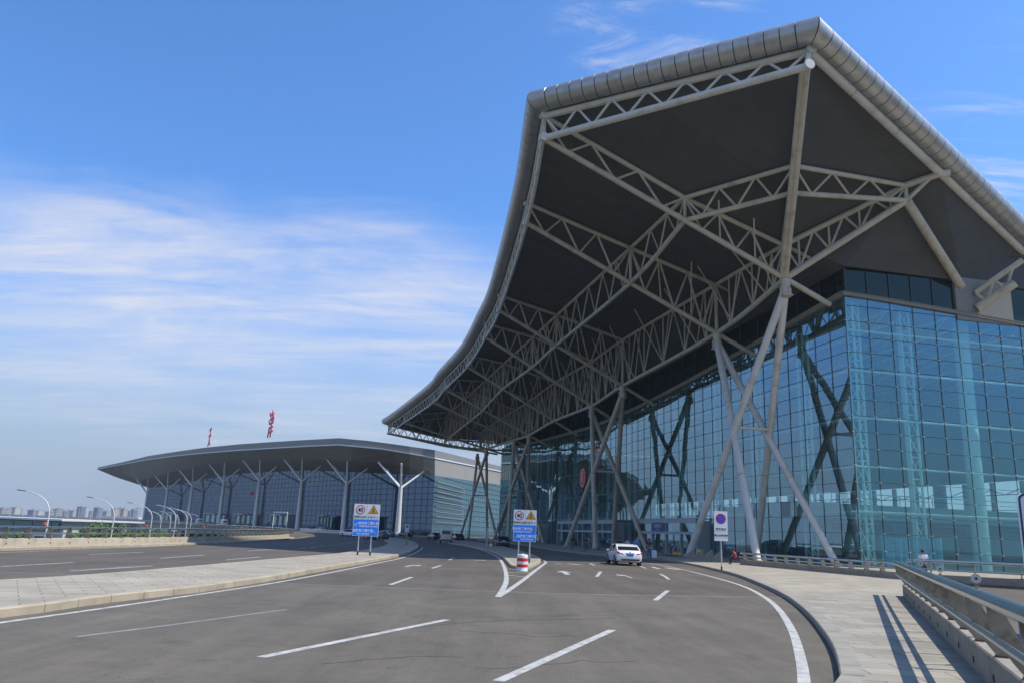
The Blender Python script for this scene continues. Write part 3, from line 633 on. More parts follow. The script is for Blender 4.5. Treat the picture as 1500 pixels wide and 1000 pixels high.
# crossed legs
grp=[(0,1),(2,3),(5,6),(7,8)]
for gi,(a,b) in enumerate(grp):
    Pa,Pb=C_[a],C_[b]; sa,sb=SS[a],SS[b]; wf=3.9; zf=.1
    if gi==3: sb=sa+13.6; Pb=W(sb,QC,Pa.z); C8=Pb
    root_=bpy.data.objects.new('column_frame',None); COL.objects.link(root_); root_.parent=term
    for P in (Pa,Pb):
        root=MB(); root.tube(P-UP*.1,P-UP*1.9,.46,M_steel,14,r1=.40); root.box(P-UP*1.75,(1.1,.95,.10),M_steel,DD,NN); root.box(P-UP*1.35,(.05,1.2,.9),M_steel,DD,NN); root.box(P-UP*1.35,(1.2,.05,.9),M_steel,DD,NN)
        root.tube(P-UP*.2,P+NN*.0-UP*1.7+DD*.5,.12,M_steel); root.tube(P-UP*.2,P-UP*1.7-DD*.5,.12,M_steel); root.build('column_head',root_,smooth=True)
    root=root_
    for sgn in (1,-1):
        for P,sf_ in ((Pa,sb),(Pb,sa)):
            ft=W(sf_,QC+wf*sgn,zf); tp=P-UP*1.0; m_=MB(); m_.tube(tp,ft,.37,M_steelw if gi==0 else M_steel,16,r1=.34); dl=(ft-tp).normalized()
            for t in (.33,.66): m_.tube(tp.lerp(ft,t)-dl*.05,tp.lerp(ft,t)+dl*.05,.385,M_steel,16); m_.tube(ft-UP*.1,ft+UP*.35,.46,M_steel,16)
            m_.box(ft+UP*.04,(1.3,1.3,.14),M_kerbd,DD,NN); m_.build('leg',root,smooth=True)
    # brace where the pairs cross
    t=(SS[a]+sb)/2; zk=Pa.z*.49; wk=wf*.5; m_=MB(); m_.tube(W(t,QC-wk,zk),W(t,QC+wk,zk),.17,M_steelw,10); m_.build('tie',root,smooth=True)
# ---- glass walls
bandz=lambda s: 25.0-3.9*math.sin(min(1,max(0,s/75))*math.pi/2) if s<75 else 21.1+2.6*((s-75)/77)
PIT=2.48; ROWH=1.50
SE=154
b5=onplane(1500,479,W(0,0,0),NN); bq=sqz(b5)
bandq=lambda q: 25.0+(bq[2]-25.0)*min(1.6,(q/bq[1]))**1.15 if q<0 else 25.
sl_=[k*PIT for k in range(int(SE/PIT)+1)]
LW=[0+k*PIT for k in range(62)]
gl=MB(); mu=MB()
for k in range(62):
    s0_,s1_=k*PIT,(k+1)*PIT; z0_,z1_=bandz(s0_),bandz(s1_); top0,top1=ZW(s0_)+.1,ZW(s1_)+.1
    nr=17
    for r_ in range(nr):
        za=.1+r_*ROWH; zb=za+ROWH-.0
        if za>=z1_: break
        # each pane very slightly out of true, as real glazing is
        j=[random.uniform(-.006,.006) for _ in range(3)]
        zt0=min(zb,z0_); zt1=min(zb,z1_)
        gl.face([W(s0_,.0+j[0],za),W(s1_,.0+j[1],za),W(s1_,.0+j[2],zt1),W(s0_,.0+j[0]+j[2]-j[1],zt0)],M_glass)
    mu.box(W(s0_,.03,(.1+z0_)/2),(.032,.04,z0_-.1),M_mull,DD,NN)
for r_ in range(1,17):
    z=.1+r_*ROWH
    s_on=[s for s in sl_ if bandz(s)>z]
    runs=[]; cur=[]
    for s in sl_+[None]:
        if s is not None and bandz(s)>z: cur.append(s)
        elif cur: runs.append(cur); cur=[]
    for c in runs:
        if len(c)>1: mu.beam(W(c[0],.035,z),W(c[-1],.035,z),.035,.032,M_mull)
go=gl.build('glass_wall',term,fix=False); mu.build('glazing_joints',go)
gl=MB(); mu=MB()
for k in range(28):
    q0,q1=-k*PIT,-(k+1)*PIT; z0_,z1_=bandq(q0),bandq(q1)
    for r_ in range(17):
        za=.1+r_*ROWH; zb=za+ROWH
        if za>=z1_: break
        j=[random.uniform(-.006,.006) for _ in range(3)]
        gl.face([W(j[0],q0,za),W(j[1],q1,za),W(j[2],q1,min(zb,z1_)),W(j[0]+j[2]-j[1],q0,min(zb,z0_))],M_glassR)
    mu.box(W(-.03,q0,(z0_)/2),(.034,.04,z0_-.1),M_mull,DD,NN)
    if k<26:
        for r_ in range(1,16):
            z=.1+r_*ROWH
            if z<z0_-.5:      # spider fittings
                mu.box(W(-.08,q0,z),(.06,.34,.05),mat('steel_fitting',(.5,.42,.36),.4,metal=.6),DD,NN); 
for r_ in range(1,17):
    z=.1+r_*ROWH
    k=0
    while k<28 and bandq(-k*PIT)>z: k+=1
    if k>1: mu.beam(W(-.035,0,z),W(-.035,-(k-1)*PIT,z),.035,.032,M_mull)
go=gl.build('glass_wall',term,fix=False); mu.build('glazing_joints',go)
# bronze band, clerestory and piers
bd=MB(); cl_=MB(); clm=MB()
pL=[W(s,.12,bandz(s)) for s in range(0,153,4)]
for a,b in zip(pL[:-1],pL[1:]): bd.beam(a+UP*.25,b+UP*.25,.34,.5,M_concs)
pR=[W(-.14,-q,bandq(-q)) for q in range(0,69,3)]; pR[0]=W(-.14,.3,25)
bandR=MB()
for a,b in zip(pR[:-1],pR[1:]): bandR.beam(a+UP*.08,b+UP*.08,.34,.06,M_pier); bandR.beam(a+UP*.22,b+UP*.22,.24,.22,M_band); bandR.beam(a+UP*.36,b+UP*.36,.36,.06,M_pier)
bd.build('eaves_band',term); bandR.build('eaves_band',term)
for a in range(0,152,4):
    cl_.face([W(a,-.25,bandz(a)+.4),W(a+4,-.25,bandz(a+4)+.4),W(a+4,-.25,ZW(a+4)+.2),W(a,-.25,ZW(a)+.2)],M_cler); clm.box(W(a,-.2,(bandz(a)+ZW(a))/2+.3),(.12,.12,ZW(a)-bandz(a)),M_mull,DD,NN)
qe=wq+.9
for k in range(5):
    q0=-.2+(qe+.2)*k/5; q1=-.2+(qe+.2)*(k+1)/5
    cl_.face([W(.15,q0,bandq(q0)+.4),W(.15,q1,bandq(q1)+.4),W(.15,q1,27.9),W(.15,q0,27.9)],M_cler); clm.box(W(.1,q0,(bandq(q0)+28)/2),(.1,.1,28-bandq(q0)),M_mull,DD,NN)
cl_.build('clerestory_glass',term,fix=False); 
for a in range(0,152,4): clm.beam(W(a,-.2,bandz(a)+.45),W(a+4,-.2,bandz(a+4)+.45),.14,.14,M_mull)
clm.beam(W(0,-.2,25.45),W(.1,0,25.45),.14,.14,M_mull); clm.beam(W(.1,0,25.45),W(.1,qe,bandq(qe)+.45),.14,.14,M_mull)
clm.build('clerestory_frame',term)
pr=MB(); qp0,qp1=qe,qe-6.6
pr.box(W(.3,(qp0+qp1)/2,26.1),(.9,qp0-qp1,4.4),M_pier,DD,NN); 
pr.build('pier',term)
at_=MB(); at_.box(W(2.4,-30,27.2),(.3,58,3.9),M_indark,DD,NN); at_.box(W(77,-2.6,27.0),(149,.3,3.6),M_indark,DD,NN); at_.box(W(76,-31,29.2),(150,58,.2),M_indark,DD,NN); at_.build('attic_light_block',term)  # dark panels added behind the clerestory to block the bright attic
cl2=MB()
for k in range(8):
    q0=qp1-k*3.; q1=q0-3.; cl2.face([W(.15,q0,bandq(q0)+.4),W(.15,q1,bandq(q1)+.4),W(.15,q1,27.9),W(.15,q0,27.9)],M_cler); cl2.box(W(.1,q1,(bandq(q0)+27)/2),(.1,.1,27.9-bandq(q0)),M_mull,DD,NN)
cl2.build('clerestory_glass',term,fix=False)
# stub truss leaving the pier at the right
p0=W(-.3,qp0-2.2,25.2); p1=G(1487,415,27.3); 
mb=MB(); mb.tube(p0,p1,.42,M_steel,14); u0_=p0+UP*1.6; u1_=p1+UP*1.7+(p1-p0)*.25; mb.tube(u0_,u1_,.28,M_steel,12); web(mb,p0,p1,u0_,p1+UP*1.7,2,.16,M_steel); mb.tube(u0_+UP*.5-NN*.6,u1_+UP*.5+(p1-p0)*.6-NN*.6,.2,M_dark,10); mb.build('strut',term,smooth=True)
# ---- inside the hall
ins_=MB(); ins_.face([W(.3,-.3,.13),W(SE,-.3,.13),W(SE,-70,.13),W(.3,-70,.13)],M_infl); ins_.build('hall_floor',term)
ce=MB(); ce.face([W(.6,-.6,25.2),W(SE-.5,-.6,25.2),W(SE-.5,-70,25.2),W(.6,-70,25.2)],M_inceil)
for k in range(9):
    q=-6-k*7; ce.beam(W(1,q,24.6),W(SE-1,q,24.6),.25,.25,M_inner)
    for j in range(36): 
        a=W(2+j*4,q,24.6); b=W(4+j*4,q,23.2); c=W(6+j*4,q,24.6); ce.tube(a,b,.07,M_inner,5); ce.tube(b,c,.07,M_inner,5)
    ce.beam(W(1,q,23.2),W(SE-1,q,23.2),.2,.2,M_inner)
ce.build('hall_ceiling',term)
bw=MB(); zb0,zb1=7.2,10.2
bw.box(W(SE/2,-46,3.),(SE-1,.5,6.0),M_inwall,DD,NN); bw.box(W(SE/2,-46,18.3),(SE-1,.5,13.4),M_inwall,DD,NN)
for k in range(30):
    s=2+k*5.1; bw.box(W(s,-46,8.6),(.5 if k%4 else 2.2,.5,5.8),M_inwall,DD,NN); bw.beam(W(s,-45.6,9.7),W(s+5,-45.6,9.7),.1,.1,M_mull); bw.beam(W(s,-45.6,7.6),W(s+5,-45.6,7.6),.08,.08,M_mull); bw.beam(W(s,-45.5,10.4),W(s+2.5,-45.5,9.7),.08,.08,M_mull); bw.beam(W(s+2.5,-45.5,9.7),W(s+5,-45.5,10.4),.08,.08,M_mull); 
bw.build('back_wall',term)
ew=MB(); ew.box(W(SE-.4,-23,12.5),(.3,46,25),M_inwall,DD,NN)
ew.build('end_wall',term)
for k in range(5): MB().box(W(60+k*18,-20,2.2),(7,9,4.2),M_indark,DD,NN).build('booth',term)
# low rooms, counters and a floor edge seen through the front glass
lr=MB(); lr.box(W(14,-30,5.4),(9,60,1.5),mat('balcony_panel',(.34,.42,.40),.6),DD,NN); lr.box(W(26,-30,3.),(.4,60,6),mat('shop_wall',(.22,.30,.27),.6,var=.1),DD,NN)
for k in range(6): lr.box(W(11,-8-k*9,2.3),(.3,6.,3.4),mat('shop_glass',(.16,.26,.24),.2),DD,NN); lr.box(W(10.4,-8-k*9,3.9),(.4,6.8,.7),M_indark,DD,NN); lr.box(W(10.2,-8-k*9,.9),(.6,5,.9),M_indark,DD,NN)
for k in range(12): lr.tube(W(9.5,-4-k*4,6.2),W(9.5,-4-k*4,7.2),.04,M_inner,6)
lr.beam(W(9.5,-2,7.2),W(9.5,-58,7.2),.08,.08,M_inner)
lr.build('hall_balcony',term)
def lattice(s,q,ax,h,w_=1.0,dp=.0,r_=.13):
    mb=MB(); a=W(s,q,0.13)-ax*w_/2; b=W(s,q,.13)+ax*w_/2; inn_=(-NN if ax.dot(DD)>.9 else DD)*1.0; c=W(s,q,.13)+inn_
    for p in (a,b,c): mb.tube(p,p+UP*h,r_,M_inner,8)
    n=int(h/1.9)
    for k in range(n):
        z0_=h*k/n; z1_=h*(k+1)/n
        for p,r2 in ((a,b),(b,c),(c,a)):
            mb.tube(p+UP*z0_,r2+UP*z1_,.05,M_inner,5,cap=False); mb.tube(p+UP*z1_,r2+UP*z1_,.05,M_inner,5,cap=False)
    mb.build('interior_truss',term,smooth=True)
lattice(1.6,-1.6,DD,24.8)
for k in range(14): lattice(10.5+k*10,-1.8,DD,min(bandz(10.5+k*10),24)-.2)
for k,q in enumerate((-8,-24.5,-33)): lattice(1.9,q,NN,24.6)
mb=MB(); 
for q_,r_ in ((-15.5,.75),): mb.tube(W(3.,q_,.1),W(3.,q_,24.6),r_,M_inner,20)
mb.build('interior_column',term,smooth=True)
hb=MB()
for z in (5.0,9.1,13.6,18.1,22.0):
    hb.tube(W(.9,-.6,z),W(.9,-58,z),.11,M_inner,8)
    hb.tube(W(1,-.9,z),W(SE-4,-.9,z),.11 if z<20 else .02,M_inner,8)
for k in range(26): 
    for z in (5.0,9.1,13.6,18.1): hb.tube(W(-.02,-k*PIT,z),W(.9,-k*PIT,z),.04,M_inner,5)
hb.build('wind_beams',term,smooth=True)
# hanging blue sheets behind the glass near the corner
bs=MB(); M_bs=mat('blue_sheet',(.16,.42,.60),.7,var=.2)
for q0,q1 in ((-2.6,-5.6),(-6.,-9.)):
    rows=[]
    for i in range(25):
        t=i/24; q=q0+(q1-q0)*t; rows.append([W(.55+.12*math.sin(i*1.9)+.05*math.sin(i*4.1),q,3.0-.15*math.sin(t*math.pi)),W(.6+.10*math.sin(i*1.9+.4),q+.1*math.sin(i),.25)])
    bs.grid(rows,M_bs)
bs.build('hanging_sheets',term,smooth=True)
# entrances
def portal(s0_,s1_,lab,signtxt=None):
    w_=s1_-s0_; pm=MB(); D0=1.6
    c=(s0_+s1_)/2
    pm.box(W(c,D0,4.25),(w_,.5,.5),M_portal,DD,NN); pm.box(W(c,D0,2.75),(w_,.4,.34),M_portal,DD,NN); pm.box(W(c,D0/2,4.56),(w_+.2,D0+.6,.12),M_portal,DD,NN)
    n=4
    for k in range(n+1): pm.box(W(s0_+w_*k/n,D0,2.2),(.26,.42,4.2),M_portal,DD,NN)
    for e in (s0_,s1_): pm.box(W(e,D0/2,2.2),(.16,D0,4.2),M_portal,DD,NN)
    root=pm.build('entrance',term)
    g=MB()
    for k in range(n):
        a=s0_+w_*k/n+.15; b=s0_+w_*(k+1)/n-.15; g.face([W(a,D0,.13),W(b,D0,.13),W(b,D0,2.6),W(a,D0,2.6)],M_glass); g.face([W(a,D0,2.9),W(b,D0,2.9),W(b,D0,4.05),W(a,D0,4.05)],M_glass)
        g.box(W((a+b)/2,D0+.03,1.35),(.08,.06,2.4),M_indark,DD,NN); g.box(W(a+.1,D0+.03,1.35),(.06,.05,2.4),M_indark,DD,NN)
    g.build('doors',root,fix=False)
    if signtxt:
        sg=MB(); a=s0_+w_*2/n+.2; b=s0_+w_*3/n-.2; cx=(a+b)/2; sg.box(W(cx,D0+.26,3.5),(b-a,.08,1.15),mat('purple_blue_sign',(.03,.035,.22),.4),DD,NN); so_=sg.build('sign_board',root)
        text(signtxt,.5,frame(W(cx,D0+.32,3.6),-DD,UP),mat('sign_white',(.7,.7,.72),.5),'lettering',so_,ext=.01)
        text('DEPARTURES',.2,frame(W(cx,D0+.32,3.15),-DD,UP),mat('sign_white',(.7,.7,.72),.5),'lettering',so_,ext=.01)
for xa,xb,tx in ((1022,938,'出发候机厅'),(900,817,None),(790,762,None)):
    portal(sqz(onplane(xa,790,W(0,1.6,0),DD))[0],sqz(onplane(xb,790,W(0,1.6,0),DD))[0],'a',tx)
# red number disc on the facade
dc=MB(); pc=onplane(854,699,W(0,1.2,0),DD); sd,qd,zd=sqz(pc)
M_red=mat('red_disc',(.55,.02,.03),.4); c=W(sd,1.2,zd)
dc.tube(c-NN*.15,c+NN*.1,1.8,M_red,32); dc.tube(c+NN*.1,c+NN*.13,1.55,mat('disc_white',(.75,.55,.55),.5),32); dc.tube(c+NN*.13,c+NN*.16,1.42,M_red,32); dd_=dc.build('number_disc',term,smooth=True)
text('1',2.6,frame(c+NN*.19,-DD,UP),mat('disc_text',(.8,.7,.7),.5),'numeral',dd_,ext=.02,bold=.05)
# ================================================================== DISTANT TERMINAL
def interp(tab,x):
    for (a,ya),(b,yb) in zip(tab[:-1],tab[1:]):
        if x<=b: return ya+(yb-ya)*(x-a)/(b-a)
    return tab[-1][1]
LT=lambda x: 196750/(x+200) if x<=615 else 241.4+(x-615)*.85
GD=lambda x: 1.08*196750/(x+200) if x<=637 else 253.9+(x-637)*.9
TOP=[(143,684),(180,676),(218,667),(260,660.5),(300,655),(350,650),(400,646.5),(450,643.5),(497,641),(540,645),(578,650),(641,659),(695,673),(732,682),(800,699)]
BOT=[(143,686.5),(180,679.5),(218,672.5),(260,667),(300,663),(350,659),(400,656),(450,653),(497,651),(560,657),(614,666),(659,675),(731,689.5),(800,705)]
GT=[(143,687),(168,697.5),(192,705.5),(218,713.8),(269,707.5),(312,699),(360,692),(460,688),(560,693),(637,695.6),(731,709),(800,720)]
MID=[(143,686.8),(180,693),(205,703),(225,698),(260,688.5),(300,680.5),(350,674.5),(400,672),(450,672),(497,673.5),(540,677),(578,678.5),(631,685),(700,697),(800,714)]
XS=[143,155,168,180,192,205,218,240,260,280,300,325,350,375,400,425,450,475,497,515,540,560,578,600,620,637,659,680,705,731,765,800]
far=thing('distant_terminal','far low terminal with a wide upswept grey roof on branching white columns','terminal building')
M_t2r=mat('far_roof_metal',(.20,.20,.19),.6,metal=.1,var=.06,vs=.05)
M_t2f=mat('far_fascia',(.24,.25,.25),.5,metal=.3)
M_t2s=brickmat('far_soffit',(.20,.19,.165),(.22,.21,.18),(.12,.115,.10),60,3.2,.12,rot=R(39),rough=.7,var=.08,bump=0,offset=0)
M_t2w=mat('far_column_white',(.70,.70,.67),.5,var=.06)
def bluglass(name,dif,gc,f0,f1):
    mt=bpy.data.materials.new(name); mt.use_nodes=True; t=mt.node_tree; t.nodes.clear(); o=t.nodes.new('ShaderNodeOutputMaterial')
    d=t.nodes.new('ShaderNodeBsdfDiffuse'); d.inputs[0].default_value=(*dif,1); g=t.nodes.new('ShaderNodeBsdfGlossy'); g.inputs[0].default_value=(*gc,1); g.inputs['Roughness'].default_value=.03
    l=t.nodes.new('ShaderNodeLayerWeight'); l.inputs[0].default_value=.5; r=t.nodes.new('ShaderNodeMapRange'); r.inputs[3].default_value=f0; r.inputs[4].default_value=f1; t.links.new(l.outputs['Facing'],r.inputs[0])
    m_=t.nodes.new('ShaderNodeMixShader'); t.links.new(r.outputs[0],m_.inputs[0]); t.links.new(d.outputs[0],m_.inputs[1]); t.links.new(g.outputs[0],m_.inputs[2]); t.links.new(m_.outputs[0],o.inputs[0]); return mt
M_t2g=bluglass('far_glass_navy',(.024,.042,.075),(.34,.45,.62),.22,.42)
M_t2t=bluglass('far_glass_teal',(.05,.12,.135),(.55,.75,.8),.3,.55)
bl=lambda x: max(0,min(1,(x-515)/122)); mx_=lambda a,b,t: a+(b-a)*t
rT=[atd(x,interp(TOP,x),mx_(LT(x)*.93,GD(x),bl(x))) for x in XS]; rB=[atd(x,interp(BOT,x),mx_(LT(x)*.93,GD(x),bl(x))) for x in XS]
rM=[atd(x,interp(MID,x),mx_(LT(x)*.985,GD(x),bl(x))) for x in XS]; rG=[atd(x,interp(GT,x),GD(x)) for x in XS]
back=[V((p.x*1.25,p.y*1.35,p.z+1)) for p in rT]
MB().grid([rT,[V((a.x*1.1,a.y*1.12,a.z+2.2)) for a in rT],back],M_t2r).build('roof',far)
MB().grid([rT,rB],M_t2r).build('fascia',far)
kx=XS.index(600)+1
MB().grid([rB[:kx],rM[:kx],rG[:kx]],M_t2s).build('soffit',far)
MB().grid([rB[kx-1:],rM[kx-1:],rG[kx-1:]],mat('far_end_sunlit',(.27,.25,.21),.6,var=.06,vs=.2)).build('end_cladding',far)  # soffit's curled end, lighter tone stands in for sun on it
gm=MB(); 
for a,b in zip(rB[:-1],rB[1:]): gm.beam(a-V((0,.4,0)),b-V((0,.4,0)),.5,.35,M_t2w)
gm.build('gutter',far)
ig=[i for i,x in enumerate(XS) if 218<=x<=637]; it_=[i for i,x in enumerate(XS) if x>=637]
def facade(idx,mt,nm,vs,hs,zlow=0):
    g=MB(); jm_=MB(); pts=[rG[i] for i in idx]; 
    ext=[pts[0]]
    for a,b in zip(pts[:-1],pts[1:]):
        n=max(1,round((V((a.x,a.y,0))-V((b.x,b.y,0))).length/vs))
        for k in range(n):
            p=a.lerp(b,k/n); q=a.lerp(b,(k+1)/n); j=random.uniform(-.004,.004)
            g.face([(p.x,p.y,zlow),(q.x,q.y+j,zlow),(q.x,q.y+j,q.z),(p.x,p.y,p.z)],mt); d=(q-p); d.z=0; d.normalize(); n_=V((d.y,-d.x,0))
            jm_.box(V((p.x,p.y,(p.z+zlow)/2))+n_*.12,(.05,.08,p.z-zlow),M_mull,d,n_)
            z=zlow+hs
            while z<min(p.z,q.z)-.3: jm_.beam(V((p.x,p.y,z))+n_*.13,V((q.x,q.y,z))+n_*.08,.08,.15,M_mull); z+=hs
    o=g.build(nm,far,fix=False); jm_.build('glazing_joints',o); return o
facade(ig,M_t2g,'glass_wall',3.6,1.9); facade(it_,M_t2t,'glass_wall',2.4,1.9)
# louvre blades on the teal end
lv=MB()
for z in [4.5+i*1.55 for i in range(9)]:
    a=rG[XS.index(637)]; b=rG[XS.index(680)]; lv.beam(V((a.x+.8,a.y-1.0,z)),V((b.x,b.y-1.0,z)),1.0,.10,mat('louvre_grey',(.42,.45,.45),.5))
lv.build('louvres',far,kind='stuff')
wl=MB(); a=rG[ig[0]]; wl.face([(a.x,a.y,0),(a.x-30,a.y+75,0),(a.x-30,a.y+75,a.z),(a.x,a.y,a.z)],M_t2g); wl.build('side_wall',far)
# ground floor: dark door strip and porches
for x0,x1 in ((232,262),(300,330),(345,372),(398,430),(468,488),(520,548)):
    df=MB(); p=atd(x0,760,LT(x0)*1.055); q=atd(x1,760,LT(x1)*1.055); d=q-p; d.z=0; df.box(V(((p.x+q.x)/2,(p.y+q.y)/2,2.6)),(d.length,1.2,5.2),M_t2t,d,d.cross(UP))
    pp=atd(x0,760,LT(x0)*1.04); qq=atd(x0+(x1-x0)*.5,760,LT(x0+(x1-x0)*.5)*1.04); d=qq-pp; d.z=0
    for t in (0,.5,1): df.box(V((pp.x+(qq.x-pp.x)*t,pp.y+(qq.y-pp.y)*t,2.8)),(.5,.8,5.6),M_portal,d,d.cross(UP))
    df.beam(V((pp.x,pp.y,5.6)),V((qq.x,qq.y,5.6)),2.2,.6,M_portal); df.beam(V((pp.x,pp.y,5.2)),V((p.x,p.y,5.1)),.4,.3,M_portal)
    df.build('porch',far)
FK=[(587,713),(508,706.7),(442,703.6),(380,702.7),(328,704.6),(282,710),(245.5,716),(216,722)]
for i,(x,y) in enumerate(FK):
    f_=atd(x,y,LT(x)); b_=V((f_.x,f_.y,0)); fr=MB(); fr.tube(b_,f_,.92,M_t2w,16,r1=.62); fr.tube(b_,b_+UP*.5,1.15,M_t2w,16); col_=fr.build('column',far,smooth=True)
    sc=LT(x)/250; k=1.0
    tips=[(x-33*250/LT(x)**1.0,0),(x+1,0),(x+34*250/LT(x),1),(x-20*250/LT(x),1)]
    for tx,bk in tips:
        if bk: ty=interp(MID,tx)*.35+interp(GT,tx)*.65; dp=LT(tx)*1.035 
        else: ty=interp(MID,tx); dp=LT(tx)*.985
        e=atd(tx,ty,dp); 
        m_=MB(); m_.tube(f_-UP*.3,e+UP*.3,.36,M_t2w,10,r1=.26); m_.build('branch',col_,smooth=True)
pdc=atd(370,722,GD(370)*.985); m_=MB(); nf=V((-.63,-.77,0)).normalized(); nf=V((-.77*0+.0,-1,0)); m_.tube(pdc,pdc+nf*.3,.95,mat('red_disc',(.55,.02,.03),.4),24); m_.build('number_disc',far,smooth=True)
# red roof characters with their bracing
M_redc=mat('red_character',(.50,.012,.06),.5)
nL=V((-.90,-.44,0)).normalized(); xL=UP.cross(nL)
for ch,x,y0,y1,sc,lab in (('天',305,655,627,1.35,'red roof character standing on the far left part of the distant roof'),('津',394,644,604,1.3,'larger red roof character right of the other one on the distant roof')):
    dpt=LT(x)*1.0; b_=atd(x,y0+2,dpt); h=(y0-y1)*dpt/1150
    t=thing('roof_character',lab,'sign',loc=b_,group='red characters on the distant roof')
    text(ch,h*1.08,frame(UP*(h*.5)+V((0,0,.6)),xL,UP),M_redc,'character',t,ext=.2,bold=.05)
    fr=MB()
    for s in (-.25,.25): fr.tube(xL*h*s+UP*-2,xL*h*s+UP*h*.95-nL*.5,.09,M_t2w,6); fr.tube(xL*h*s+UP*h*.85-nL*.5,xL*h*s-nL*h*.55-UP*1.5,.07,M_t2w,6); fr.tube(xL*h*s+UP*h*.35-nL*.5,xL*h*s-nL*h*.4+UP*h*.35,.06,M_t2w,6)
    fr.build('support_frame',t)
# small things standing before the distant terminal
pa,pb=atd(399,772,262),atd(419,772,258); t=thing('height_gantry','thin pale gantry frame over the road before the distant terminal','gantry',loc=(pa.x,pa.y,0)); dv=V((pb.x-pa.x,pb.y-pa.y,0))
for k,o_ in (('post',V((0,0,0))),('post',dv)): m_=MB(); m_.tube(o_,o_+UP*5.6,.14,M_t2w,8); m_.build(k,t)
m_=MB(); m_.beam(UP*5.6,dv+UP*5.6,.3,.35,M_t2w); m_.build('crossbeam',t)
pn=G(595.5,787.4); t=thing('notice_sign','small white notice sign beside the nearest branching column','sign',loc=(pn.x,pn.y,0)); m_=MB(); m_.tube((0,0,0),(0,0,2.2),.05,M_alu if 'M_alu' in globals() else M_t2w,8); m_.build('post',t); m_=MB(); m_.box((0,-.06,2.1),(.9,.05,1.7),mat('notice_white',(.75,.76,.76),.5)); m_.box((0,-.09,2.45),(.5,.01,.5),mat('notice_blue',(.05,.1,.4),.5)); m_.build('board',t)
# white guard fence along the far road
fm=MB(); p=G(439,777.5); q=G(520,783.4); r_=G(640,784)
for a,b in ((p,q),):
    n=26
    for k in range(n+1): c=a.lerp(b,k/n); fm.box(c+UP*.5,(.12,.12,1.0),M_white)
    for z in (.35,.6,.85): fm.beam(a+UP*z,b+UP*z,.08,.14,M_white)
fm.build('guard_fence',label='low white guard fence curving along the road before the distant terminal',category='fence')
fm=MB(); a=G(600,783.2); b=G(760,786.5)
for k in range(31): fm.tube(a.lerp(b,k/30),a.lerp(b,k/30)+UP*.9,.05,M_steelw,6)
fm.beam(a+UP*.88,b+UP*.88,.07,.07,M_steelw); fm.build('guard_fence',label='thin grey hand fence on the kerb behind the parked minibus',category='fence')
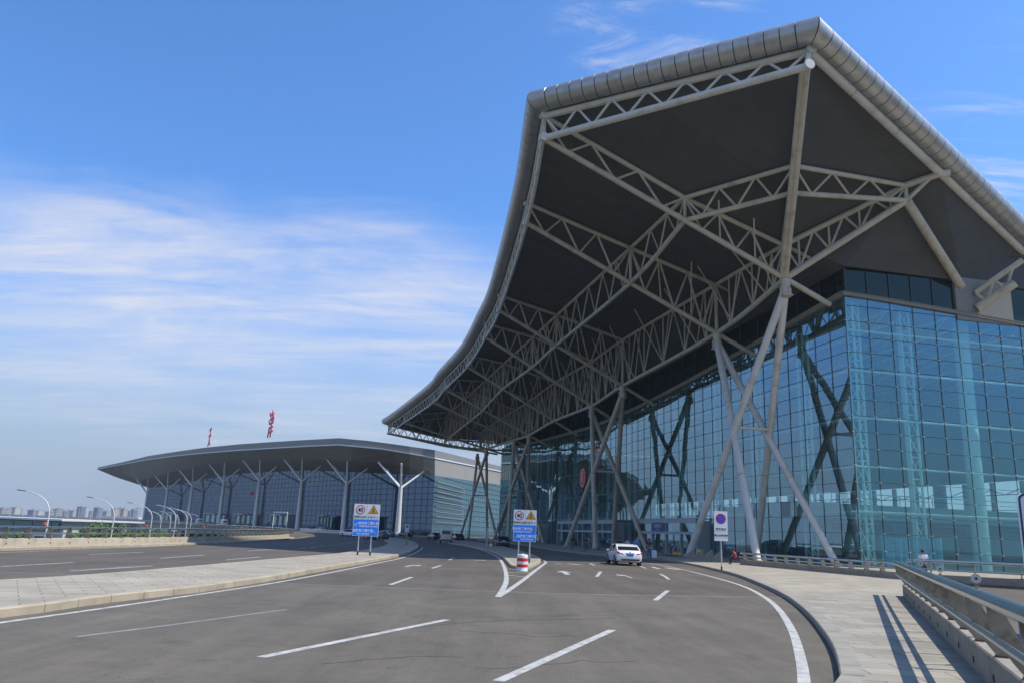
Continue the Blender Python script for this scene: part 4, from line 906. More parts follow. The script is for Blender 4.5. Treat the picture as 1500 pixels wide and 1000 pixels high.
# ================================================================== SIGNS
M_alu=mat('sign_post',(.55,.56,.56),.4,metal=.6,var=.08)
M_sw=mat('sign_face_white',(.80,.82,.82),.45,var=.04); M_sb=mat('sign_face_blue',(.0,.24,.95),.4,var=.04); M_sr=mat('sign_red',(.55,.01,.05),.45); M_sy=mat('sign_amber',(.72,.33,.01),.45); M_sk=mat('sign_black',(.015,.015,.015),.5); M_si=mat('sign_lettering_white',(.78,.8,.82),.5)
M_sback=mat('sign_back',(.3,.3,.31),.5,metal=.5)
def plate(mb,c,w_,h_,mt,x,z,y,t=.03): mb.box(c,(w_,t,h_),mt,x,y,z)
def double_sign(base,wd,zt,zb,lab,arrow_left_top,lean=0.0):
    t=thing('road_sign',lab,'road sign',loc=base); X=V((1,0,0)); Y=V((0,-1,0)); 
    X=V((math.cos(lean),math.sin(lean),0)); Yn=V((math.sin(lean),-math.cos(lean),0))  # Yn faces the camera
    for sx_ in (-.24,.24):
        m_=MB(); m_.tube(X*wd*sx_-Yn*.06,X*wd*sx_-Yn*.06+UP*(zt-.1),.045,M_alu,10); m_.tube(X*wd*sx_-Yn*.06,X*wd*sx_-Yn*.06+UP*.25,.06,M_rust,10); m_.build('post',t,smooth=True)
    hT=(zt-zb)*.47; hB=(zt-zb)*.53
    top=MB(); plate(top,UP*(zt-hT/2),wd,hT,M_sw,X,UP,Yn); top.box(UP*(zt-hT/2)+Yn*.018,(.012,.004,hT),M_sback,X,Yn)
    tp=top.build('upper_board',t); bt=MB(); plate(bt,UP*(zb+hB/2-.005),wd,hB-.01,M_sw,X,UP,Yn); plate(bt,UP*(zb+hB/2-.005)+Yn*.012,wd-.05,hB-.06,M_sb,X,UP,Yn,.02); bt_=bt.build('lower_board',t)
    yo=Yn*.022
    # speed limit ring
    c=-X*wd*.25+UP*(zt-hT*.40)+yo; rr_=hT*.315; ring=MB(); ring.tube(c-Yn*.006,c,rr_,M_sr,40); ring.tube(c,c+Yn*.004,rr_*.80,M_sw,40); ring.build('speed_limit_ring',tp)
    text('40',rr_*1.35,frame(c+Yn*.007-UP*rr_*.04,X,UP),M_sk,'numerals',tp,bold=.010,sx=.9)
    # warning triangle
    c=X*wd*.25+UP*(zt-hT*.40)+yo; s=hT*.36
    tri=lambda k,o: [c+UP*s*1.0*k+o,c-UP*s*.62*k-X*s*.98*k+o,c-UP*s*.62*k+X*s*.98*k+o]
    m_=MB(); m_.face(tri(1,Yn*0),M_sk); m_.face(tri(.86,Yn*.003),M_sy); 
    m_.tube(c+UP*s*.34+Yn*.004,c+UP*s*.34+Yn*.006,s*.10,M_sk,12)       # walking figure
    m_.beam(c+UP*s*.24+Yn*.005,c-UP*s*.12+Yn*.005,.002,s*.14,M_sk); m_.beam(c-UP*s*.1+Yn*.005,c-UP*s*.46-X*s*.2+Yn*.005,.002,s*.09,M_sk); m_.beam(c-UP*s*.1+Yn*.005,c-UP*s*.46+X*s*.2+Yn*.005,.002,s*.09,M_sk); m_.beam(c+UP*s*.16+Yn*.005,c-UP*s*.08-X*s*.22+Yn*.005,.002,s*.07,M_sk); m_.beam(c+UP*s*.16+Yn*.005,c-UP*s*.08+X*s*.22+Yn*.005,.002,s*.07,M_sk)
    m_.build('warning_triangle',tp)
    ts=hT*.155
    text('限速40公里',ts,frame(-X*wd*.25+UP*(zt-hT*.87)+yo,X,UP),M_sk,'lettering',tp,bold=.002); text('注 意 行 人',ts,frame(X*wd*.25+UP*(zt-hT*.87)+yo,X,UP),M_sk,'lettering',tp,bold=.002)
    rows=[('社会车辆落客区','PASSENGER STATION',.74),('出租车辆落客区','TAXI STATION',.30)] 
    for i,(cn,en,fy) in enumerate(rows):
        left=(i==0)==arrow_left_top; off=(X if left else -X)*wd*.10
        text(cn,hB*.185,frame(off+UP*(zb+hB*fy)+yo,X,UP),M_si,'lettering',bt_,bold=.006,sx=.95); text(en,hB*.115,frame(off+UP*(zb+hB*(fy-.17))+yo,X,UP),M_si,'lettering',bt_,bold=.004)
        ac=(-X if left else X)*wd*.385+UP*(zb+hB*(fy-.07))+yo; sg=-1 if left else 1; L_=hB*.14
        d=(X*sg-UP).normalized(); n_=(X*sg+UP).normalized(); m_=MB()
        m_.face([ac-d*L_-n_*L_*.22,ac-d*L_+n_*L_*.22,ac+d*L_*.35+n_*L_*.22,ac+d*L_*.35-n_*L_*.22],M_si)
        m_.face([ac+d*L_*1.0-X*sg*L_*0,ac+d*L_*1.0-X*sg*L_*1.25,ac+d*L_*1.0-X*sg*L_*.95+UP*L_*.32,ac+d*L_*1.0-X*sg*L_*.32+UP*L_*.95,ac+d*L_*1.0+UP*L_*1.25],M_si); m_.build('direction_arrow',bt_)
b1=G(532.5,812.6,.16); b1.z=.16
double_sign(b1,1.66,3.22,1.20,'left double road sign, speed limit over blue board, down-left arrow on its top line',True,R(2))
b2=G(767,823.0,.15); b2.z=.15
double_sign(b2,1.46,3.22,1.27,'central double road sign behind the striped drum, down-right arrow on its top line',False,R(-2))
# no stopping sign
b3=G(1057.5,834,.15); b3.z=.14
t=thing('no_stopping_sign','white no-stopping sign with a red and blue disc on a single post at the kerb','road sign',loc=b3)
m_=MB(); m_.tube(-V((0,-.05,0)),V((0,.05,3.5)),.04,M_alu,10); m_.tube((0,.05,0),(0,.05,.22),.055,M_rust,10); m_.build('post',t,smooth=True)
m_=MB(); m_.box((0,0,2.72),(.86,.03,1.86),M_sw); bo=m_.build('board',t)
c=V((0,-.018,3.17)); m_=MB(); m_.tube(c+V((0,.004,0)),c,.33,M_sr,40); m_.tube(c,c-V((0,.004,0)),.265,mat('disc_blue',(.01,.08,.62),.4),40); dd2=V((1,0,-1)).normalized(); m_.beam(c-dd2*.29-V((0,.006,0)),c+dd2*.29-V((0,.006,0)),.003,.065,M_sr); m_.build('prohibition_disc',bo)
text('落客车辆',.17,frame((0,-.02,2.5),(1,0,0),UP),M_sk,'lettering',bo,bold=.004); text('禁止长时停放',.145,frame((0,-.02,2.12),(1,0,0),UP),M_sk,'lettering',bo,bold=.004)
# sign cut by the right edge of the picture
sp_=atd(1491,728,13.0); t=thing('board_sign','pale board with a dark blue rim at the right edge above the railing','sign',loc=(sp_.x,sp_.y,0))
def rrect(w_,h_,r_):
    o_=[]
    for cx,cz,a0 in ((w_-r_,h_-r_,0),(r_,h_-r_,90),(r_,r_,180),(w_-r_,r_,270)):
        for k in range(6): a=R(a0+k*18); o_.append((cx+r_*math.cos(a),cz+r_*math.sin(a)))
    return o_
m_=MB(); h_=1.55; z0_=1.30
o0=[V((a,0,z0_+b)) for a,b in rrect(.95,h_,.1)]; o1=[p+V((0,.04,0)) for p in o0]
m_.face(o0,mat('rim_navy',(.02,.03,.09),.4)); m_.face(o1,M_sback); m_.grid([o0+[o0[0]],o1+[o1[0]]],M_sw); m_.face([V((.035+a,-.004,z0_+.035+b)) for a,b in rrect(.88,h_-.07,.08)],mat('board_face',(.50,.56,.66),.4)); m_.build('board',t)
m_=MB(); m_.tube((.48,.06,.4),(.48,.06,2.7),.05,M_alu,10); m_.build('post',t,smooth=True)
# striped drum
db=G(764.6,835.6); 
t=thing('striped_drum','red and white striped drum standing in the painted nose of the middle island','traffic drum',loc=db)
m_=MB(); rr_=.285; hh=.84
prof=[(0,.30),(.02,.305),(.06,.285),(.17,.285),(.175,.272),(.185,.285)]
zs=[(0,.30,0),(.05,.30,0),(.07,.285,0),(.20,.285,0),(.20,.290,1),(.35,.290,1),(.35,.285,0),(.50,.285,0),(.50,.290,1),(.66,.290,1),(.66,.285,0),(.78,.285,0),(.82,.27,0),(.84,.23,0)]
Mdw=mat('drum_white',(.72,.72,.70),.5,var=.08,dirt=(.4,.38,.34,.5,6)); Mdr=mat('drum_red',(.62,.02,.03),.4,var=.08)
for (za,ra,ka),(zb_,rb_,kb) in zip(zs[:-1],zs[1:]): m_.grid([[V((ra*math.cos(a),ra*math.sin(a),za)) for a in [2*math.pi*k/28 for k in range(28)]],[V((rb_*math.cos(a),rb_*math.sin(a),zb_)) for a in [2*math.pi*k/28 for k in range(28)]]],Mdr if (ka and kb) else Mdw,closed=True)
m_.face([V((.23*math.cos(a),.23*math.sin(a),.84)) for a in [2*math.pi*k/28 for k in range(28)]],Mdw); m_.build('drum_body',t,smooth=True)
m_=MB(); m_.tube((0,0,.84),(0,0,.875),.08,Mdw,14); m_.build('filler_cap',t,smooth=True)
# bollards on islands
for x,y,lab,colr in ((595,799,'short dark yellow bollard on the tip of the left island',(.20,.17,.05)),(713,802,'slim grey post near the far end of the middle island',(.4,.42,.43))):
    p=G(x,y-1,.15); m_=MB(); hh=1.1 if x<600 else 2.3; m_.tube((0,0,0),(0,0,hh),.09,mat('bollard_%d'%x,colr,.6,var=.1),12); m_.tube((0,0,hh),(0,0,hh+.06),.11,M_post,12); m_.tube((0,0,0),(0,0,.08),.16,M_post,12); o=m_.build('bollard',smooth=True,label=lab,category='bollard'); o.location=(p.x,p.y,.15)
p=G(719,802.3,.15); m_=MB(); m_.box((0,0,.03),(.42,.42,.05),mat('cone_orange',(.8,.22,.02),.5)); m_.tube((0,0,.05),(0,0,.75),.17,mat('cone_orange',(.8,.22,.02),.5),14,r1=.04); m_.tube((0,0,.32),(0,0,.48),.125,M_si,14,r1=.093); o=m_.build('traffic_cone',smooth=True,label='orange traffic cone at the far end of the middle island',category='cone'); o.location=(p.x,p.y,.15)
# ================================================================== VEHICLES
M_tyre=mat('tyre',(.02,.02,.02),.85); M_rim=mat('wheel_rim',(.42,.42,.43),.3,metal=.8); M_wg=mat('car_glass',(.012,.015,.018),.06,spec=.6); M_tail=mat('tail_light',(.50,.01,.015),.2); M_chrome=mat('chrome',(.6,.6,.6),.15,metal=1); M_plate=mat('plate_blue',(.05,.16,.55),.4); M_platey=mat('plate_yellow',(.75,.55,.05),.4); M_head=mat('headlight',(.6,.62,.62),.1,spec=.8); M_trim=mat('black_trim',(.03,.03,.03),.6)
def ring(x,w_,zb,zt,tum=.93,bev=.06,n=0):
    h=[(0,zb),(w_*.80,zb),(w_*.97,zb+.10),(w_,zb+(zt-zb)*.45),(w_*.985,zb+(zt-zb)*.75),(w_*tum+ .0,zt-bev),(w_*tum-.09,zt),(0,zt+.015)]
    return [V((x,y,z)) for y,z in h]+[V((x,-y,z)) for y,z in reversed(h[1:-1])]
def car(name,label,cat,loc,head,paint,van=False,plate=M_plate,group=None,s=1.,detail=True):
    t=thing(name,label,cat,loc=loc,rz=head,group=group); t.scale=(s,s,s)
    if not van:
        secs=[(-2.40,.74,.42,.74),(-2.36,.82,.30,.88),(-2.22,.88,.24,.99),(-1.95,.895,.22,1.04),(-1.5,.905,.20,1.045),(-.9,.91,.19,1.0),(.2,.91,.19,.97),(.95,.905,.19,.96),(1.5,.90,.20,.90),(2.0,.88,.22,.83),(2.28,.80,.26,.74),(2.40,.66,.36,.62)]
        gh=[(-1.85,.80,1.03),(-1.35,.74,1.27),(-1.02,.69,1.40),(-.3,.69,1.455),(.30,.68,1.42),(.62,.70,1.30),(1.18,.80,.965)]; wb=(-1.38,1.42); wr=.325
    else:
        secs=[(-2.62,.84,.45,1.9),(-2.58,.90,.36,2.02),(-2.45,.94,.33,2.10),(-1.,.95,.32,2.12),(1.2,.95,.32,2.08),(1.75,.94,.32,1.75),(2.25,.93,.33,1.22),(2.55,.88,.36,1.08),(2.66,.78,.42,.95)]
        gh=None; wb=(-1.6,1.7); wr=.35
    b=MB(); rows=[ring(*s_,tum=.93 if not van else .88,bev=.05 if not van else .12) for s_ in secs]; b.grid(rows,paint,closed=True); b.face(rows[0],paint); b.face(rows[-1][::-1],paint)
    if van: b.grid([[V((x,y,z)) for y,z in ((-.74,2.05),(-.66,h_),(-.5,h_+.05),(.5,h_+.05),(.66,h_),(.74,2.05))] for x,h_ in ((-2.5,2.05),(-2.35,2.30),(-2.,2.36),(.6,2.34),(1.2,2.2),(1.45,1.95))],paint)
    bo=b.build('body',t,smooth=True); bo.modifiers.clear()
    if gh:
        g=MB(); r_=[[V((x,0,z)),V((x,w_*.9,z)),V((x,w_,z-.05)),V((x,.86-.0*w_,.93)),V((x,-.86,.93)),V((x,-w_,z-.05)),V((x,-w_*.9,z))] for x,w_,z in gh]; g.grid(r_,M_wg,closed=True); g.face(r_[0],M_wg); g.face(r_[-1][::-1],M_wg); g.build('windows',t,smooth=True)
        rf_=MB(); R_=[(x,w_,z) for x,w_,z in gh if z>1.25]; r_=[[V((x,-w_-.012,z-.045)),V((x,-w_*.9,z+.012)),V((x,0,z+.022)),V((x,w_*.9,z+.012)),V((x,w_+.012,z-.045))] for x,w_,z in R_]; rf_.grid(r_,paint)
        for sy in (1,-1):
            P=lambda x,w_,z:V((x,sy*w_,z))
            rf_.beam(P(-1.9,.79,1.02),P(-1.25,.735,1.30),.07,.10,paint); rf_.beam(P(-1.3,.745,1.28),P(-1.0,.70,1.385),.06,.09,paint); rf_.beam(P(.55,.715,1.33),P(1.2,.80,.96),.06,.06,paint); rf_.beam(P(.28,.70,1.40),P(.6,.715,1.31),.05,.06,paint)
            rf_.beam(P(-.35,.80,.98),P(-.32,.715,1.42),.03,.07,M_trim); rf_.box(P(-1.35,.82,1.10),(.5,.05,.16),paint)
        rf_.build('roof',t,smooth=True)
        for sy in (1,-1):
            m_=MB(); m_.box((.85,sy*.98,1.0),(.12,.2,.13),paint); m_.tube((.88,sy*.86,.96),(.86,sy*.95,.98),.03,M_trim,6); m_.build('mirror',t)
    else:
        g=MB(); g.box((-2.60,0,1.62),(.06,1.28,.55),M_wg,(1,0,-.09),(0,1,0)); g.build('rear_window',t)
        for sy in (1,-1):
            g=MB(); g.box((-.35,sy*.915,1.62),(3.6,.06,.50),M_wg,(1,0,0),(0,1,-.14*sy)); g.build('side_window',t)
            m_=MB(); m_.box((2.0,sy*1.08,1.35),(.12,.2,.32),M_trim); m_.tube((1.95,sy*.9,1.3),(2.,sy*1.05,1.35),.03,M_trim,6); m_.build('mirror',t)
        g=MB(); g.box((1.98,0,1.55),(.05,1.5,.62),M_wg,(.55,0,1),(0,1,0)); g.build('windscreen',t)
    zt=.83 if not van else 1.12; xr=-2.385 if not van else -2.60
    for sy in (1,-1):
        m_=MB()
        if not van: m_.grid([[V((-2.36,sy*.44,.83)),V((-2.405,sy*.45,.76)),V((-2.40,sy*.5,.72))],[V((-2.33,sy*.62,.90)),V((-2.395,sy*.62,.83)),V((-2.39,sy*.62,.74))],[V((-2.27,sy*.82,.94)),V((-2.345,sy*.825,.86)),V((-2.35,sy*.825,.76))],[V((-2.10,sy*.898,.95)),V((-2.2,sy*.905,.88)),V((-2.25,sy*.895,.79))]],M_tail)
        else: m_.box((-2.6,sy*.80,1.05),(.08,.14,.42),M_tail)
        m_.build('tail_light',t)
        m_=MB(); m_.box((2.30 if not van else 2.6,sy*.62,.68 if not van else .85),(.16,.34,.15),M_head,(1,-.35*sy,0),(.35*sy,1,0)); m_.build('headlight',t)
    m_=MB(); m_.box((xr-.03,0 if not van else .0,.72 if not van else .86),(.02,.46,.15),plate); pp=m_.build('number_plate',t)
    if not van and detail:
        m_=MB(); m_.box((xr-.01,0,.845),(.03,.62,.035),M_chrome); m_.tube((xr-.02,0,.92),(xr+.0,0,.92),.05,M_chrome,14); m_.build('boot_trim',t)
    m_=MB(); m_.box((xr+.0,0,.40 if not van else .5),(.07,1.3 if not van else 1.7,.12 if not van else .2),M_trim); m_.build('bumper_insert',t)
    for x in wb:
        for sy in (1,-1):
            c=V((x,sy*.80 if not van else sy*.83,wr)); m_=MB()
            m_.tube(c,c+V((0,sy*.005,0))*0+V((0,sy*.135,0)),wr+.065,M_trim,24); m_.build('wheel_arch',t)
            m_=MB(); prof=[(-.09,wr-.05),(-.07,wr),(.11,wr),(.145,wr-.04)]; m_.grid([[c+V((0,sy*o,0))+V((math.cos(a),0,math.sin(a)))*r_ for a in [2*math.pi*k/24 for k in range(24)]] for o,r_ in prof],M_tyre,closed=True); wh=m_.build('wheel',t,smooth=True)
            m_=MB(); m_.tube(c+V((0,sy*.08,0)),c+V((0,sy*.15,0)),wr*.64,M_rim,20); m_.tube(c+V((0,sy*.15,0)),c+V((0,sy*.165,0)),.06,M_trim,10)
            for k in range(5): a=2*math.pi*k/5; m_.beam(c+V((0,sy*.155,0)),c+V((math.cos(a)*wr*.62,sy*.155,math.sin(a)*wr*.62)),.05,.03,M_chrome)
            m_.build('rim',wh)
    return t
P_w=mat('car_white',(.78,.79,.80),.25,coat=1.,var=.02); P_k=mat('car_black',(.012,.012,.014),.2,coat=1.); P_s=mat('car_silver',(.42,.43,.44),.3,metal=.5,coat=1.); P_r=mat('car_dark_red',(.10,.015,.02),.25,coat=1.); P_g=mat('car_grey',(.08,.085,.09),.25,coat=1.)
def on(x,y,hd): p=G(x,y); return (p.x,p.y,.005),R(90+hd)
def cr(nm,lab,cat,x,y,hd,paint,**k): l_,h_=on(x,y,hd); return car(nm,lab,cat,l_,h_,paint,**k)
cr('parked_car','white saloon with red tail lights stopped on the near right roadway','car',913,826.2,3,P_w)
cr('minibus','pale high-roof minibus seen from behind on the middle roadway','minibus',653,795.0,4,mat('van_grey_white',(.55,.56,.56),.35,coat=.6,var=.04),van=True,plate=M_platey)
cr('parked_car','black car behind the middle island, left of the central road sign','car',734,800.6,8,P_k)
cr('parked_car','black car close to the right side of the minibus','car',669,791.6,20,P_k)
cr('parked_car','black car just left of the minibus','car',636,789.5,25,P_k)
cr('parked_car','small black car in front of the nearest branching column','car',593,785.8,40,P_k)
cr('parked_car','dark grey car partly behind the right post of the left road sign','car',551,790,50,P_g)
cr('parked_car','silver car beyond the dark grey one, right of the left road sign','car',564,786.5,50,P_s)
cr('parked_car','white car showing at the left edge of the left road sign','car',513,785.2,60,P_w)
for i,(x,y,dp,lab) in enumerate(((327,770,330,'white high-roof minibus standing before the distant terminal doors'),(290,770,372,'white minibus further left before the distant terminal'))):
    p=atd(x,y,dp); car('minibus',lab,'minibus',(p.x,p.y,0.005),R(120),P_w,van=True,s=1.25)
for i,(x,lab) in enumerate(((278,'white van on the lower road, leftmost of four seen through the railing'),(287,'white van on the lower road, second from the left of four seen through the railing'),(296,'white van on the lower road, third from the left of four seen through the railing'),(304,'white van on the lower road, rightmost of four seen through the railing'))):
    p=atd(x,780,300+i*6); car('parked_van',lab,'van',(p.x,p.y,-6.99),R(175),P_w,van=True,group='white vans parked on the lower road')
for i,(x,dp,c) in enumerate(((345,335,P_s),(362,322,P_g),(396,300,P_k),(412,292,mat('car_blue',(.03,.10,.28),.25,coat=1.)),(450,276,P_g),(468,268,P_w))):
    p=atd(x,772,dp); car('parked_car','%s car in the row before the distant terminal, %s from the left'%(['silver','dark grey','black','blue','grey','white'][i],['first','second','third','fourth','fifth','sixth'][i]),'car',(p.x,p.y,.005),R(135),c,group='cars parked before the distant terminal')
# ================================================================== PEOPLE
M_skin=mat('skin',(.36,.20,.13),.55); M_hair=mat('black_hair',(.015,.012,.01),.6)
def skinmesh(chains,name,mt,parent,sub=2):
    """chains: list of [(pos,radius),...]; the first point of later chains may name an existing point (index)"""
    vs=[];es=[];rs=[]
    for ch in chains:
        prev=None
        for it__ in ch:
            if isinstance(it__,int): prev=it__; continue
            vs.append(it__[0]); rs.append(it__[1]); k=len(vs)-1
            if prev is not None: es.append((prev,k))
            prev=k
    me=bpy.data.meshes.new(name); me.from_pydata([tuple(v) for v in vs],es,[]); o=bpy.data.objects.new(name,me); COL.objects.link(o)
    sm=o.modifiers.new('s','SKIN'); sm.use_smooth_shade=True
    for i,r_ in enumerate(rs): me.skin_vertices[0].data[i].radius=(r_,r_) if not isinstance(r_,tuple) else r_
    me.skin_vertices[0].data[0].use_root=True
    if sub: ss=o.modifiers.new('d','SUBSURF'); ss.levels=sub; ss.render_levels=sub
    bpy.context.view_layer.update(); ev=o.evaluated_get(bpy.context.evaluated_depsgraph_get()); nm=bpy.data.meshes.new_from_object(ev); bpy.data.objects.remove(o)
    nm.materials.clear(); nm.materials.append(mt); nm.polygons.foreach_set('use_smooth',[True]*len(nm.polygons)); n=bpy.data.objects.new(name,nm); COL.objects.link(n); n.parent=parent; return n
def hand(w_,d,side):
    """five finger chains rooted at the palm; w_ wrist, d direction the hand points"""
    d=V(d).normalized(); a=d.cross(V((0,1,0)));
    if a.length<.1: a=V((1,0,0))
    a.normalize(); b=a.cross(d)
    return w_,d,a,b
def person(label,loc,rz,J,shirt,trou,hairc=M_hair,shoe=M_blk,skirt=False,scale=1.,trousers=True):
    t=thing('person',label,'person',loc=loc,rz=rz); t.scale=(scale,)*3
    # joints: pel, chest, neck, head, sh/el/wr L,R ; hip/kn/an/toe L,R
    g=lambda k: V(J[k])
    ch=[[(g('pel'),.11),(g('waist'),.10),(g('chest'),.125),(g('neck0'),.06),(g('neck'),.05),(g('head0'),.075),(g('head1'),.095),(g('head2'),.06)]]
    idx=8
    for s in 'LR':
        ch.append([2,(g('sh'+s),.058),(g('el'+s),.042),(g('wr'+s),.028),(g('wr'+s)+(g('wr'+s)-g('el'+s)).normalized()*.07,.036)]); palm=idx+3
        d=(g('wr'+s)-g('el'+s)).normalized(); a=d.cross(V((0,1,0)) if abs(d.y)<.9 else V((1,0,0))).normalized(); cu=V((0,1,0)) if abs(d.y)<.8 else V((0,0,-1)); p0=g('wr'+s)+d*.07; idx+=4
        for k,(o_,ln) in enumerate(((-.03,.065),(-.01,.078),(.01,.072),(.03,.055))):
            b_=p0+a*o_+d*.03; ch.append([palm,(b_,.010),(b_+d*ln*.5,.009),(b_+d*ln*.85+cu*.02,.008)]); idx+=3
        b_=g('wr'+s)+d*.035-a*.035*(1 if s=='L' else -1); ch.append([palm,(b_,.011),(b_+d*.045-a*.02*(1 if s=='L' else -1),.009)]); idx+=2
    for s in 'LR':
        ch.append([0,(g('hip'+s),.088),(g('kn'+s),.058),(g('an'+s),.040),(g('toe'+s),.036)]); idx+=4
    skinmesh(ch,'body',M_skin,t,1)
    hd=g('head1'); fy=(g('face')-hd).normalized()
    hb=MB()
    for i in range(9):
        pass
    hx=fy.cross(UP).normalized(); rows=[]
    for i in range(8):
        th=math.pi*.5*i/7; z=math.cos(th)*.125-.0; r_=math.sin(th)*.105+.001
        rows.append([hd+UP*(.03+z*.9)+hx*r_*math.cos(a)+fy*(r_*1.05*math.sin(a)-.014) for a in [2*math.pi*k/14 for k in range(14)]])
    rows.append([hd+UP*(-.05 if math.sin(a)<.2 else .035)+hx*.088*math.cos(a)+fy*(.096*math.sin(a)-.018) for a in [2*math.pi*k/14 for k in range(14)]])
    hb.grid(rows,hairc,closed=True); hb.build('hair',t,smooth=True)
    fm_=MB()   # face: nose, eyes, mouth, ears
    f0=hd+fy*.098; fm_.tube(f0+UP*.005,f0-UP*.03+fy*.018,.008,M_skin,6,r1=.012)
    for sx_ in (-1,1): fm_.tube(f0+hx*.033*sx_+UP*.012-fy*.012,f0+hx*.033*sx_+UP*.012+fy*.001,.009,M_hair,8); fm_.box(hd+hx*.095*sx_-UP*.005,(.016,.03,.055),M_skin,hx,fy)
    fm_.box(f0-UP*.055-fy*.006,(.045,.01,.008),mat('lips',(.30,.10,.08),.5),hx,fy); fm_.build('face',t)
    ch=[[(g('pel')+UP*.02,.13),(g('waist'),.125),(g('chest'),.150),(g('neck0')-UP*.015,.075)]]
    for s in 'LR': e=g('el'+s); h_=g('sh'+s); ch.append([2,(h_,.078),(h_.lerp(e,.75),.062)])
    skinmesh(ch,'shirt',shirt,t,2)
    if trousers:
        ch=[[(g('pel')+UP*.05,.125),(g('pel')-UP*.03,.12)]]
        for s in 'LR': ch.append([1,(g('hip'+s),.105),(g('kn'+s),.078),(g('an'+s)+UP*.03,.062)])
        skinmesh(ch,'trousers',trou,t,2)
    for s in 'LR':
        m_=MB(); a=g('an'+s); b=g('toe'+s); m_.path([a-UP*.02-(b-a).normalized()*.04,a-UP*.03,a.lerp(b,.6)-UP*.01,b],.05,shoe,10,rs=[.045,.055,.05,.035]); m_.build('shoe',t,smooth=True)
    return t
STAND=dict(pel=(0,0,.95),waist=(0,0,1.08),chest=(0,.01,1.30),neck0=(0,0,1.44),neck=(0,.01,1.50),head0=(0,.02,1.555),head1=(0,.025,1.635),head2=(0,.02,1.71),face=(0,.5,1.62),
 shL=(-.19,0,1.40),elL=(-.25,-.02,1.12),wrL=(-.25,.06,.88),shR=(.19,0,1.40),elR=(.25,-.02,1.12),wrR=(.25,.06,.88),
 hipL=(-.095,0,.88),knL=(-.11,.03,.49),anL=(-.11,0,.09),toeL=(-.12,.16,.05),hipR=(.095,0,.88),knR=(.11,.03,.49),anR=(.11,0,.09),toeR=(.12,.16,.05))
SIT=dict(STAND); 
SIT.update(pel=(0,0,.50),waist=(0,.03,.63),chest=(0,.10,.84),neck0=(0,.15,.98),neck=(0,.17,1.03),head0=(0,.19,1.08),head1=(0,.20,1.16),head2=(0,.2,1.23),face=(0,.6,1.08),shL=(-.18,.11,.94),elL=(-.24,.22,.72),wrL=(-.12,.40,.62),shR=(.18,.11,.94),elR=(.24,.22,.72),wrR=(.12,.40,.62),
 hipL=(-.1,.06,.48),knL=(-.12,.46,.50),anL=(-.12,.44,.09),toeL=(-.13,.60,.05),hipR=(.1,.06,.48),knR=(.12,.46,.50),anR=(.12,.44,.09),toeR=(.13,.60,.05))
WALK=dict(STAND); WALK.update(knL=(-.1,.14,.50),anL=(-.1,.22,.10),toeL=(-.1,.38,.07),knR=(.1,0,.48),anR=(.1,-.20,.12),toeR=(.1,-.05,.05),elL=(-.25,-.10,1.13),wrL=(-.24,-.06,.90),elR=(.24,.06,1.13),wrR=(.22,.22,.98))
S_white=mat('white_shirt',(.70,.70,.74),.8,var=.05); S_dark=mat('dark_top',(.03,.025,.03),.8); S_red=mat('red_top',(.45,.03,.05),.8); S_blue=mat('blue_top',(.05,.20,.55),.8); T_navy=mat('navy_trousers',(.02,.03,.07),.8); T_grey=mat('grey_trousers',(.06,.06,.065),.8); T_jean=mat('jeans',(.05,.10,.2),.8); S_grey=mat('lilac_top',(.35,.33,.45),.8)
pm_=r3a+d3_*1.3; mp=atd(1352,812,pm_.y+1.4)
m1_=dict(STAND); m1_.update(elR=(.28,.02,1.14),wrR=(.30,.14,.93),head1=(.0,.035,1.635))
person('man in a white shirt seen from behind, beyond the right-hand railing',(mp.x,mp.y,.143),R(-8),m1_,S_white,T_grey,scale=1.0)
tv=G(951,817.2,.15); trv=dict(STAND); trv.update(wrL=(-.10,.24,1.16),elL=(-.25,.06,1.14),wrR=(.12,.26,1.14),elR=(.26,.05,1.14),face=(0,.5,1.45))
person('standing traveller in a dark top and jeans looking at hands beside a pale suitcase',(tv.x,tv.y,.143),R(170),trv,S_dark,T_jean)
t=thing('suitcase','pale upright suitcase beside the standing traveller at the kerb','suitcase',loc=(tv.x+.42,tv.y-.1,.143)); m_=MB(); m_.box((0,0,.42),(.42,.26,.62),mat('suitcase_shell',(.62,.65,.68),.4)); m_.box((0,-.135,.42),(.3,.01,.5),mat('suitcase_panel',(.5,.53,.56),.4)); m_.build('case',t)
m_=MB(); m_.tube((-.1,.1,.73),(-.1,.1,1.0),.01,M_alu,6); m_.tube((.1,.1,.73),(.1,.1,1.0),.01,M_alu,6); m_.tube((-.1,.1,1.0),(.1,.1,1.0),.014,M_blk,6); m_.build('handle',t)
for sx_ in (-.16,.16): m_=MB(); m_.tube((sx_,-.03,.05),(sx_,.03,.05),.05,M_blk,12); m_.build('wheel',t)
sd_=r2a+V((-.35,-.1,0)); person('seated person in a red top at the end of the low grey wall',(sd_.x,sd_.y,.10),R(60),SIT,S_red,T_navy)
for x,y,hd,pose,sh,tr,lab in ((931,815,150,STAND,S_blue,T_navy,'person in a blue top standing just beyond the white saloon, right side'),(919,813.8,190,STAND,S_grey,T_grey,'person in a lilac top standing beyond the middle of the white saloon'),(907,813.4,30,WALK,S_dark,T_grey,'person in black walking beyond the left half of the white saloon'),(990,812.5,80,SIT,S_blue,T_grey,'crouched person in blue near the foot of the leaning leg'),(858,806,160,STAND,S_dark,T_navy,'dark-clothed person by the terminal doors left of the white saloon'),(838,804.5,200,WALK,S_dark,T_jean,'distant person walking along the terminal kerb in jeans')):
    p=G(x,y,.15); person(lab,(p.x,p.y,.143),R(hd),pose,sh,tr)
